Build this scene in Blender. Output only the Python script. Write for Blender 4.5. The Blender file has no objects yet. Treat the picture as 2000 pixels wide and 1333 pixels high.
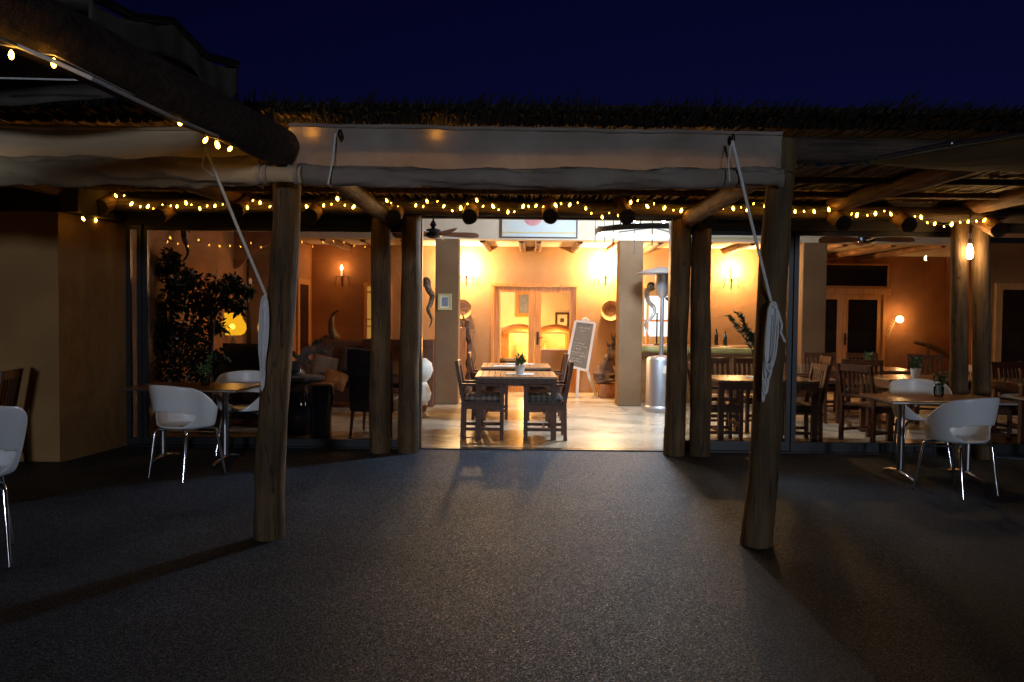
import bpy, math, random
from mathutils import Vector, Matrix, noise
random.seed(7)
C = bpy.context.scene.collection
R = math.radians
PI = math.pi

# ------------------------------------------------------------------ camera, world, sun, exposure
S = bpy.context.scene
F = 1614.0
cam_d = bpy.data.cameras.new('camera'); cam = bpy.data.objects.new('camera', cam_d); C.objects.link(cam)
cam_d.sensor_width = 36; cam_d.lens = F / 2000 * 36; cam_d.clip_end = 500
CM = Matrix.Translation((0, 0, 1.5)) @ Matrix.Rotation(R(88), 4, 'X') @ Matrix.Rotation(R(0.6), 4, 'Z')
cam.matrix_world = CM
S.camera = cam
world = bpy.data.worlds.new('World'); S.world = world; world.use_nodes = True
nt = world.node_tree; nt.nodes.clear()
wo = nt.nodes.new('ShaderNodeOutputWorld'); bg = nt.nodes.new('ShaderNodeBackground')
sky = nt.nodes.new('ShaderNodeTexSky'); sky.sky_type = 'NISHITA'; sky.sun_disc = False
sky.sun_elevation = R(-4.0); sky.sun_rotation = R(20); sky.ozone_density = 4.0
tint = nt.nodes.new('ShaderNodeMixRGB'); tint.blend_type = 'MULTIPLY'; tint.inputs[0].default_value = 1
tint.inputs[2].default_value = (0.55, 0.38, 0.85, 1)
nt.links.new(sky.outputs[0], tint.inputs[1]); nt.links.new(tint.outputs[0], bg.inputs[0])
bg.inputs[1].default_value = 0.25
nt.links.new(bg.outputs[0], wo.inputs[0])
sun_d = bpy.data.lights.new('unseen_light', 'SUN'); sun = bpy.data.objects.new('unseen_light', sun_d); C.objects.link(sun)
sun_d.energy = 0.46; sun_d.angle = R(4); sun_d.color = (0.80, 0.88, 1.0)
SUN_DIR = Vector((math.sin(R(-6.4)), math.cos(R(-6.4)), -math.tan(R(3.2)))).normalized()   # stands in for an unseen light source behind the camera
sun.rotation_euler = SUN_DIR.to_track_quat('-Z', 'Y').to_euler()
S.view_settings.view_transform = 'Standard'; S.view_settings.look = 'None'
S.view_settings.exposure = 0; S.view_settings.gamma = 1
S.cycles.use_denoising = True
S.cycles.max_bounces = 7; S.cycles.diffuse_bounces = 4; S.cycles.glossy_bounces = 4
S.cycles.transparent_max_bounces = 12; S.cycles.transmission_bounces = 6
S.cycles.sample_clamp_indirect = 4.0; S.cycles.caustics_reflective = False; S.cycles.caustics_refractive = False
S.cycles.blur_glossy = 0.5

CR = CM.to_3x3()
def W(px, py, Y):
    """world point at depth Y that the photograph shows at pixel px, py"""
    d = CR @ Vector(((px - 1000) / F, -(py - 666.5) / F, -1))
    return Vector((0, 0, 1.5)) + d * (Y / d.y)
def G(px, py, z=0.0):
    d = CR @ Vector(((px - 1000) / F, -(py - 666.5) / F, -1))
    return Vector((0, 0, 1.5)) + d * ((z - 1.5) / d.z)

# ------------------------------------------------------------------ materials
def mat(name, col, rough=0.6, col2=None, scale=8, metal=0, bump=0, bscale=None, stretch=None, emit=None, estr=0,
        spec=0.5, contrast=(0.35, 0.65), coat=0, trans=0, detail=6):
    m = bpy.data.materials.new(name); m.use_nodes = True
    n = m.node_tree; L = n.links; b = n.nodes['Principled BSDF']
    b.inputs['Base Color'].default_value = (*col, 1); b.inputs['Roughness'].default_value = rough
    b.inputs['Metallic'].default_value = metal; b.inputs['Specular IOR Level'].default_value = spec
    b.inputs['Coat Weight'].default_value = coat
    if emit: b.inputs['Emission Color'].default_value = (*emit, 1); b.inputs['Emission Strength'].default_value = estr
    tc = n.nodes.new('ShaderNodeTexCoord'); mp = n.nodes.new('ShaderNodeMapping'); L.new(tc.outputs['Object'], mp.inputs[0])
    if stretch: mp.inputs['Scale'].default_value = stretch
    if col2 or bump:
        nz = n.nodes.new('ShaderNodeTexNoise'); nz.inputs['Scale'].default_value = scale; nz.inputs['Detail'].default_value = detail
        L.new(mp.outputs[0], nz.inputs['Vector'])
    if col2:
        cr = n.nodes.new('ShaderNodeValToRGB'); cr.color_ramp.elements[0].position = contrast[0]; cr.color_ramp.elements[1].position = contrast[1]
        cr.color_ramp.elements[0].color = (*col, 1); cr.color_ramp.elements[1].color = (*col2, 1)
        L.new(nz.outputs['Fac'], cr.inputs[0]); L.new(cr.outputs[0], b.inputs['Base Color'])
    if bump:
        bn = n.nodes.new('ShaderNodeBump'); bn.inputs['Strength'].default_value = bump; bn.inputs['Distance'].default_value = 0.02
        src = nz
        if bscale:
            src = n.nodes.new('ShaderNodeTexNoise'); src.inputs['Scale'].default_value = bscale; src.inputs['Detail'].default_value = 5
            L.new(mp.outputs[0], src.inputs['Vector'])
        L.new(src.outputs['Fac'], bn.inputs['Height']); L.new(bn.outputs[0], b.inputs['Normal'])
    if trans:
        out = n.nodes['Material Output']; tl = n.nodes.new('ShaderNodeBsdfTranslucent'); mx = n.nodes.new('ShaderNodeMixShader')
        tl.inputs[0].default_value = (*col, 1); mx.inputs[0].default_value = trans
        L.new(b.outputs[0], mx.inputs[1]); L.new(tl.outputs[0], mx.inputs[2]); L.new(mx.outputs[0], out.inputs[0])
    return m

M = {}
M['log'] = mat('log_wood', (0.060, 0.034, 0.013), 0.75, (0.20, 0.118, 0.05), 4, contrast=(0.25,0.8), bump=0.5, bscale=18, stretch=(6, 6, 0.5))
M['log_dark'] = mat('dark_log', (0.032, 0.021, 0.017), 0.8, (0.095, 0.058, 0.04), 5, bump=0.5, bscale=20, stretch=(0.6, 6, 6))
M['rafter'] = mat('rafter_wood', (0.13, 0.06, 0.025), 0.7, (0.32, 0.16, 0.07), 5, bump=0.5, bscale=20, stretch=(6, 0.6, 6))
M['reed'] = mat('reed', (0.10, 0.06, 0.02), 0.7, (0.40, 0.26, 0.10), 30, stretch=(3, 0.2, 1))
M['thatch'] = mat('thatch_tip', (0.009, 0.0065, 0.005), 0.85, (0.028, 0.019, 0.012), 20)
M['plaster_out'] = mat('outer_plaster', (0.20, 0.115, 0.042), 0.85, (0.34, 0.195, 0.075), 1.3, bump=0.7, bscale=6, contrast=(0.3, 0.75))
M['plaster_ochre'] = mat('ochre_plaster', (0.29, 0.165, 0.078), 0.8, (0.37, 0.215, 0.105), 1.8, bump=0.35, bscale=7, contrast=(0.3, 0.7))
M['plaster_beige'] = mat('beige_plaster', (0.56, 0.44, 0.31), 0.8, (0.64, 0.51, 0.37), 2, bump=0.25, bscale=9)
M['plaster_shaded'] = mat('shaded_plaster', (0.175, 0.095, 0.042), 0.8, (0.225, 0.125, 0.06), 2.2, bump=0.3, bscale=9)  # columns browner than the header: weaker chandelier light put into the colour
M['plaster_ochre_dim'] = mat('dim_ochre_plaster', (0.27, 0.11, 0.035), 0.8, (0.38, 0.16, 0.055), 1.8, bump=0.35, bscale=7)  # ochre darkened and reddened, putting the side rooms' dimness into the colour
M['plaster_yellow'] = mat('yellow_plaster', (0.70, 0.58, 0.36), 0.8, (0.78, 0.66, 0.44), 2)
M['ceiling'] = mat('ceiling_white', (0.66, 0.55, 0.40), 0.85, (0.72, 0.60, 0.45), 3)
M['frame_black'] = mat('black_aluminium', (0.012, 0.013, 0.017), 0.35, metal=0.4)
M['fascia'] = mat('dark_fascia', (0.030, 0.022, 0.015), 0.8, (0.055, 0.04, 0.025), 4, stretch=(0.5, 3, 6))
M['door'] = mat('door_pine', (0.42, 0.17, 0.04), 0.45, (0.60, 0.28, 0.08), 4, stretch=(8, 8, 0.6), spec=0.4)
M['dining'] = mat('dining_wood', (0.07, 0.019, 0.006), 0.5, (0.135, 0.042, 0.013), 6, stretch=(5, 5, 0.8))
M['table_slat'] = mat('table_teak', (0.30, 0.16, 0.075), 0.3, (0.45, 0.26, 0.13), 6, stretch=(6, 0.8, 6))
M['table_poly'] = mat('polished_table', (0.24, 0.12, 0.05), 0.22, (0.36, 0.20, 0.09), 5, stretch=(0.8, 6, 6), coat=0.3)
M['patio_top'] = mat('patio_table_wood', (0.16, 0.075, 0.04), 0.28, (0.26, 0.13, 0.07), 5, stretch=(0.8, 6, 6))
M['shell'] = mat('white_shell', (0.78, 0.82, 0.88), 0.32, spec=0.4)
M['chrome'] = mat('chrome', (0.75, 0.76, 0.80), 0.12, metal=1)
M['alu'] = mat('aluminium', (0.42, 0.43, 0.46), 0.32, metal=1)
M['steel'] = mat('brushed_steel', (0.55, 0.56, 0.60), 0.35, metal=0.9, bump=0.05, scale=40, stretch=(1, 1, 20))
M['canvas'] = mat('canvas', (0.33, 0.265, 0.225), 0.9, (0.60, 0.51, 0.46), 2.4, bump=0.5, bscale=9, trans=0.4, contrast=(0.3, 0.7))
M['canvas_tan'] = mat('tan_canvas', (0.56, 0.43, 0.27), 0.9, (0.68, 0.54, 0.36), 2.0, bump=0.3, bscale=10, trans=0.2)
M['canvas_dark'] = mat('dark_canvas', (0.05, 0.042, 0.04), 0.9, (0.09, 0.075, 0.065), 4, bump=0.4, bscale=8)
M['sail'] = mat('sail_cloth', (0.55, 0.52, 0.30), 0.85, (0.66, 0.62, 0.40), 3, bump=0.2, stretch=(1, 6, 1), trans=0.3)
M['rope'] = mat('white_rope', (0.72, 0.72, 0.74), 0.85, (0.86, 0.86, 0.88), 60, bump=0.3)
M['wire'] = mat('light_wire', (0.05, 0.06, 0.02), 0.6)
M['iron'] = mat('black_iron', (0.02, 0.017, 0.015), 0.5, metal=0.5)
M['horn'] = mat('kudu_horn', (0.05, 0.03, 0.02), 0.4, (0.16, 0.10, 0.06), 25, bump=0.8, bscale=30)
M['horn_pale'] = mat('pale_horn', (0.30, 0.27, 0.22), 0.3, (0.60, 0.56, 0.48), 14, bump=0.6, bscale=30)
M['bone'] = mat('white_ceramic', (0.70, 0.66, 0.58), 0.5, (0.78, 0.74, 0.66), 6)
M['hoop_lamplight'] = mat('hoop_lamplight', (0.35, 0.55, 0.85), 0.5)  # cool lamplight on the hoop's inner face, put into the colour
M['basket'] = mat('woven_basket', (0.38, 0.22, 0.10), 0.75, (0.55, 0.36, 0.18), 40, bump=0.6)
M['basket_mid'] = mat('basket_middle', (0.18, 0.08, 0.04), 0.75, (0.42, 0.26, 0.14), 30, bump=0.6)
M['sculpt'] = mat('driftwood', (0.045, 0.025, 0.02), 0.65, (0.15, 0.08, 0.05), 8, bump=1.0, bscale=16)
M['block'] = mat('wood_block', (0.30, 0.12, 0.04), 0.55, (0.42, 0.19, 0.06), 6, stretch=(6, 6, 1))
M['chalk'] = mat('chalkboard', (0.16, 0.135, 0.09), 0.6, (0.24, 0.20, 0.14), 5)  # lightened to olive brown, putting the glare on the board into colour
M['chalk_mark'] = mat('chalk_marks', (0.72, 0.68, 0.58), 0.9)
M['easel'] = mat('easel_paint', (0.78, 0.70, 0.58), 0.5, (0.84, 0.77, 0.66), 8)
M['pot'] = mat('white_pot', (0.74, 0.72, 0.70), 0.35)
M['leaf'] = mat('leaf_green', (0.035, 0.075, 0.025), 0.55, (0.09, 0.16, 0.05), 12)
M['leaf_dark'] = mat('tree_leaf', (0.012, 0.022, 0.010), 0.45, (0.035, 0.055, 0.022), 12)
M['leaf_grey'] = mat('grey_leaf', (0.08, 0.13, 0.09), 0.6, (0.16, 0.22, 0.15), 12)
M['twig'] = mat('twig_bark', (0.05, 0.03, 0.02), 0.8, (0.09, 0.06, 0.04), 20)
M['flower'] = mat('pink_flower', (0.55, 0.14, 0.28), 0.6)
M['petal'] = mat('white_petal', (0.75, 0.6, 0.55), 0.6)
M['soil'] = mat('soil', (0.02, 0.014, 0.01), 1.0, spec=0.0)
M['mat'] = mat('placemat', (0.62, 0.60, 0.58), 0.7, (0.72, 0.70, 0.68), 30)
M['sofa'] = mat('brown_sofa', (0.08, 0.032, 0.018), 0.75, (0.12, 0.05, 0.028), 6, bump=0.1)
M['dark_leather'] = mat('dark_leather', (0.025, 0.018, 0.017), 0.5, (0.04, 0.03, 0.026), 10)
M['grey_cloth'] = mat('grey_cloth', (0.06, 0.055, 0.065), 0.9, (0.09, 0.085, 0.10), 12)
M['cushion_pale'] = mat('pale_cushion', (0.20, 0.16, 0.13), 0.9)
M['cushion_orange'] = mat('orange_cushion', (0.32, 0.11, 0.025), 0.8, (0.45, 0.2, 0.06), 10)
M['glaze'] = mat('blue_glaze', (0.015, 0.022, 0.06), 0.08, (0.03, 0.03, 0.04), 5, coat=0.8)
M['cloth_white'] = mat('white_tablecloth', (0.78, 0.72, 0.66), 0.85)
M['picture_wood'] = mat('picture_frame_wood', (0.07, 0.025, 0.015), 0.5)
M['paper'] = mat('paper_print', (0.70, 0.62, 0.50), 0.8, (0.76, 0.68, 0.56), 20)
M['ink'] = mat('print_ink', (0.08, 0.06, 0.05), 0.8)
M['gold'] = mat('gilt_frame', (0.55, 0.45, 0.20), 0.45, metal=0.3)
M['bluegrey'] = mat('blue_grey_print', (0.14, 0.17, 0.24), 0.7, (0.22, 0.25, 0.32), 14)
M['art'] = mat('abstract_canvas', (0.62, 0.56, 0.46), 0.8, (0.50, 0.55, 0.56), 3)
M['art_pink'] = mat('art_pink', (0.55, 0.20, 0.20), 0.8, (0.62, 0.30, 0.28), 8)
M['art_ochre'] = mat('art_ochre', (0.60, 0.42, 0.16), 0.8)
M['fan_blade'] = mat('fan_blade', (0.13, 0.05, 0.03), 0.4, (0.17, 0.07, 0.04), 6)
M['fan_body'] = mat('fan_motor', (0.02, 0.025, 0.04), 0.25, metal=0.7)
M['bamboo'] = mat('bamboo', (0.30, 0.27, 0.09), 0.5, (0.42, 0.38, 0.15), 6)
M['counter'] = mat('counter_wood', (0.20, 0.09, 0.03), 0.3, (0.32, 0.15, 0.05), 6, stretch=(0.6, 5, 5))
M['bottle'] = mat('dark_bottle', (0.02, 0.03, 0.02), 0.1, coat=0.5)
M['dark_glass'] = mat('night_window', (0.006, 0.007, 0.008), 0.08)
M['mask'] = mat('hanging_hide', (0.16, 0.065, 0.035), 0.8, (0.26, 0.10, 0.05), 4)
M['can'] = mat('shaded_log_end', (0.05, 0.035, 0.02), 0.85, (0.10, 0.07, 0.04), 14)  # shade on the rafter ends, put into a darker colour

def cracks(m, st):
    n = m.node_tree; L = n.links; b = n.nodes['Principled BSDF']; src = b.inputs['Base Color'].links[0].from_socket
    tc = n.nodes.new('ShaderNodeTexCoord'); mp = n.nodes.new('ShaderNodeMapping'); mp.inputs['Scale'].default_value = st; L.new(tc.outputs['Object'], mp.inputs[0])
    nz = n.nodes.new('ShaderNodeTexNoise'); nz.inputs['Scale'].default_value = 1.6; nz.inputs['Detail'].default_value = 3; nz.inputs['Distortion'].default_value = 0.4; L.new(mp.outputs[0], nz.inputs['Vector'])
    cr = n.nodes.new('ShaderNodeValToRGB'); L.new(nz.outputs['Fac'], cr.inputs[0]); e = cr.color_ramp.elements
    e[0].position = 0.485; e[0].color = (1, 1, 1, 1); e[1].position = 0.515; e[1].color = (1, 1, 1, 1); q = e.new(0.5); q.color = (0.12, 0.12, 0.12, 1)
    n2 = n.nodes.new('ShaderNodeTexNoise'); n2.inputs['Scale'].default_value = 2.2; n2.inputs['Detail'].default_value = 4; L.new(tc.outputs['Object'], n2.inputs['Vector'])
    r2 = n.nodes.new('ShaderNodeMapRange'); r2.inputs[1].default_value = 0.3; r2.inputs[2].default_value = 0.7; r2.inputs[3].default_value = 0.55; r2.inputs[4].default_value = 1.3; L.new(n2.outputs['Fac'], r2.inputs[0])
    m1 = n.nodes.new('ShaderNodeMixRGB'); m1.blend_type = 'MULTIPLY'; m1.inputs[0].default_value = 1; L.new(src, m1.inputs[1]); L.new(cr.outputs[0], m1.inputs[2])
    m2 = n.nodes.new('ShaderNodeVectorMath'); m2.operation = 'SCALE'; L.new(m1.outputs[0], m2.inputs[0]); L.new(r2.outputs[0], m2.inputs['Scale']); L.new(m2.outputs[0], b.inputs['Base Color'])
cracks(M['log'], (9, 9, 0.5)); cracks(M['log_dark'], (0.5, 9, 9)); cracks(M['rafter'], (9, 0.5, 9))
def emis(name, col, s):
    m = bpy.data.materials.new(name); m.use_nodes = True; n = m.node_tree; n.nodes.clear()
    o = n.nodes.new('ShaderNodeOutputMaterial'); e = n.nodes.new('ShaderNodeEmission')
    e.inputs[0].default_value = (*col, 1); e.inputs[1].default_value = s; n.links.new(e.outputs[0], o.inputs[0]); return m
M['bulb'] = emis('fairy_bulb_glow', (1, 0.46, 0.045), 34)
M['flame'] = emis('lamp_glow', (1, 0.62, 0.28), 60)
M['globe'] = emis('globe_glow', (1, 0.62, 0.30), 14)
M['shade_lit'] = emis('lit_lamp_shade', (1, 0.62, 0.03), 1.5)
M['cool'] = emis('cool_bulb_glow', (0.75, 0.87, 1), 30)
M['window_lit'] = emis('lit_window', (1, 0.55, 0.12), 1.1)
M['window_white'] = emis('lit_white_window', (0.85, 0.92, 1), 1.6)
M['fire'] = emis('fire_glow', (1, 0.45, 0.06), 5)

def shade_mat():
    m = emis('glowing_lamp_shade', (1, 0.55, 0.02), 2.6); n = m.node_tree; t = n.nodes.new('ShaderNodeBsdfTransparent'); t.inputs[0].default_value = (1, 0.85, 0.3, 1)
    mx = n.nodes.new('ShaderNodeMixShader'); mx.inputs[0].default_value = 0.12; n.links.new(n.nodes['Emission'].outputs[0], mx.inputs[1]); n.links.new(t.outputs[0], mx.inputs[2])
    n.links.new(mx.outputs[0], n.nodes['Material Output'].inputs[0]); return m
M['shade_lit'] = shade_mat()
def glass(name, tintc=(0.9, 0.92, 0.92)):
    m = bpy.data.materials.new(name); m.use_nodes = True; n = m.node_tree; n.nodes.clear(); L = n.links
    o = n.nodes.new('ShaderNodeOutputMaterial'); t = n.nodes.new('ShaderNodeBsdfTransparent'); g = n.nodes.new('ShaderNodeBsdfGlossy')
    fr = n.nodes.new('ShaderNodeFresnel'); mu = n.nodes.new('ShaderNodeMath'); mx = n.nodes.new('ShaderNodeMixShader')
    t.inputs[0].default_value = (*tintc, 1); g.inputs['Roughness'].default_value = 0.0; fr.inputs[0].default_value = 1.5
    mu.operation = 'MULTIPLY_ADD'; mu.inputs[1].default_value = 1.1; mu.inputs[2].default_value = 0.0; mu.use_clamp = True
    L.new(fr.outputs[0], mu.inputs[0]); L.new(mu.outputs[0], mx.inputs[0]); L.new(t.outputs[0], mx.inputs[1]); L.new(g.outputs[0], mx.inputs[2])
    L.new(mx.outputs[0], o.inputs[0]); return m
M['glass'] = glass('window_glass', (0.72, 0.69, 0.65))
M['glass_dim'] = glass('dimming_window_glass', (0.62, 0.58, 0.55))  # tint carries the dimness of the lounge behind, not coloured glass
M['jar'] = glass('jar_glass', (0.8, 0.86, 0.84))

# plaid cushion
def plaid():
    m = mat('plaid_cushion', (0.4, 0.36, 0.3), 0.9); n = m.node_tree; L = n.links; b = n.nodes['Principled BSDF']
    tc = n.nodes.new('ShaderNodeTexCoord'); sp = n.nodes.new('ShaderNodeSeparateXYZ'); L.new(tc.outputs['Object'], sp.inputs[0])
    prev = None
    for ax in ('X', 'Y'):
        mu = n.nodes.new('ShaderNodeMath'); mu.operation = 'MULTIPLY'; mu.inputs[1].default_value = 95; L.new(sp.outputs[ax], mu.inputs[0])
        sn = n.nodes.new('ShaderNodeMath'); sn.operation = 'SINE'; L.new(mu.outputs[0], sn.inputs[0])
        gt = n.nodes.new('ShaderNodeMath'); gt.operation = 'GREATER_THAN'; gt.inputs[1].default_value = 0.1; L.new(sn.outputs[0], gt.inputs[0])
        if prev:
            ad = n.nodes.new('ShaderNodeMath'); ad.operation = 'ADD'; L.new(prev.outputs[0], ad.inputs[0]); L.new(gt.outputs[0], ad.inputs[1]); prev = ad
        else: prev = gt
    h = n.nodes.new('ShaderNodeMath'); h.operation = 'MULTIPLY'; h.inputs[1].default_value = 0.5; L.new(prev.outputs[0], h.inputs[0])
    cr = n.nodes.new('ShaderNodeValToRGB'); cr.color_ramp.elements[0].color = (0.55, 0.50, 0.42, 1); cr.color_ramp.elements[1].color = (0.12, 0.13, 0.15, 1)
    e = cr.color_ramp.elements.new(0.5); e.color = (0.26, 0.28, 0.28, 1)
    L.new(h.outputs[0], cr.inputs[0]); L.new(cr.outputs[0], b.inputs['Base Color']); return m
M['plaid'] = plaid()

def ground_mat():
    m = bpy.data.materials.new('resin_gravel'); m.use_nodes = True; n = m.node_tree; L = n.links; b = n.nodes['Principled BSDF']
    tc = n.nodes.new('ShaderNodeTexCoord')
    v = n.nodes.new('ShaderNodeTexVoronoi'); v.inputs['Scale'].default_value = 185; L.new(tc.outputs['Object'], v.inputs['Vector'])
    v2 = n.nodes.new('ShaderNodeTexVoronoi'); v2.inputs['Scale'].default_value = 40; L.new(tc.outputs['Object'], v2.inputs['Vector'])
    sc = n.nodes.new('ShaderNodeSeparateColor'); L.new(v.outputs['Color'], sc.inputs[0])
    cr = n.nodes.new('ShaderNodeValToRGB'); L.new(sc.outputs[0], cr.inputs[0])
    cr.color_ramp.elements[0].color = (0.010, 0.0125, 0.018, 1); cr.color_ramp.elements[1].color = (0.095, 0.120, 0.175, 1)
    e = cr.color_ramp.elements.new(0.55); e.color = (0.032, 0.040, 0.057, 1)
    nz = n.nodes.new('ShaderNodeTexNoise'); nz.inputs['Scale'].default_value = 0.9; nz.inputs['Detail'].default_value = 5; L.new(tc.outputs['Object'], nz.inputs['Vector'])
    r2 = n.nodes.new('ShaderNodeMapRange'); r2.inputs[1].default_value = 0.3; r2.inputs[2].default_value = 0.7; r2.inputs[3].default_value = 0.55; r2.inputs[4].default_value = 1.35
    L.new(nz.outputs['Fac'], r2.inputs[0])
    mx = n.nodes.new('ShaderNodeVectorMath'); mx.operation = 'SCALE'; L.new(cr.outputs[0], mx.inputs[0]); L.new(r2.outputs[0], mx.inputs['Scale'])
    L.new(mx.outputs[0], b.inputs['Base Color'])
    rr = n.nodes.new('ShaderNodeMapRange'); rr.inputs[1].default_value = 0.88; rr.inputs[2].default_value = 0.94; rr.inputs[3].default_value = 0.66; rr.inputs[4].default_value = 0.33; b.inputs['Specular IOR Level'].default_value = 0.24; b.inputs['Specular Tint'].default_value = (0.5, 0.72, 1, 1); L.new(sc.outputs[1], rr.inputs[0]); L.new(rr.outputs[0], b.inputs['Roughness'])
    # each stone tilted its own way, plus rounded stones
    sub = n.nodes.new('ShaderNodeVectorMath'); sub.operation = 'SUBTRACT'; sub.inputs[1].default_value = (0.5, 0.5, 0.5); L.new(v.outputs['Color'], sub.inputs[0])
    s2 = n.nodes.new('ShaderNodeVectorMath'); s2.operation = 'MULTIPLY'; s2.inputs[1].default_value = (0.5, 0.5, 0.0); L.new(sub.outputs[0], s2.inputs[0])
    bn = n.nodes.new('ShaderNodeBump'); bn.inputs['Strength'].default_value = 0.7; bn.inputs['Distance'].default_value = 0.004; bn.invert = True
    L.new(v.outputs['Distance'], bn.inputs['Height'])
    ad = n.nodes.new('ShaderNodeVectorMath'); ad.operation = 'ADD'; L.new(bn.outputs[0], ad.inputs[0]); L.new(s2.outputs[0], ad.inputs[1])
    no = n.nodes.new('ShaderNodeVectorMath'); no.operation = 'NORMALIZE'; L.new(ad.outputs[0], no.inputs[0]); L.new(no.outputs[0], b.inputs['Normal'])
    return m
M['ground'] = ground_mat()

def floor_mat():
    m = mat('polished_screed', (0.5, 0.42, 0.3), 0.28); n = m.node_tree; L = n.links; b = n.nodes['Principled BSDF']
    tc = n.nodes.new('ShaderNodeTexCoord'); mp = n.nodes.new('ShaderNodeMapping'); mp.inputs['Scale'].default_value = (1.1, 1.3, 1); mp.inputs['Rotation'].default_value = (0, 0, 0.5)
    L.new(tc.outputs['Object'], mp.inputs[0])
    nz = n.nodes.new('ShaderNodeTexNoise'); nz.inputs['Scale'].default_value = 1.1; nz.inputs['Detail'].default_value = 8; nz.inputs['Distortion'].default_value = 0.9; L.new(mp.outputs[0], nz.inputs['Vector'])
    cr = n.nodes.new('ShaderNodeValToRGB'); L.new(nz.outputs['Fac'], cr.inputs[0])
    cr.color_ramp.elements[0].position = 0.30; cr.color_ramp.elements[0].color = (0.30, 0.24, 0.16, 1)
    cr.color_ramp.elements[1].position = 0.72; cr.color_ramp.elements[1].color = (0.62, 0.53, 0.40, 1)
    e = cr.color_ramp.elements.new(0.42); e.color = (0.48, 0.40, 0.29, 1)
    e = cr.color_ramp.elements.new(0.475); e.color = (0.56, 0.48, 0.37, 1)
    e = cr.color_ramp.elements.new(0.49); e.color = (0.40, 0.33, 0.24, 1)
    e = cr.color_ramp.elements.new(0.505); e.color = (0.52, 0.44, 0.32, 1)
    L.new(cr.outputs[0], b.inputs['Base Color'])
    r = n.nodes.new('ShaderNodeMapRange'); r.inputs[3].default_value = 0.16; r.inputs[4].default_value = 0.4; L.new(nz.outputs['Fac'], r.inputs[0]); L.new(r.outputs[0], b.inputs['Roughness'])
    return m
M['floor'] = floor_mat()

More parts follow.
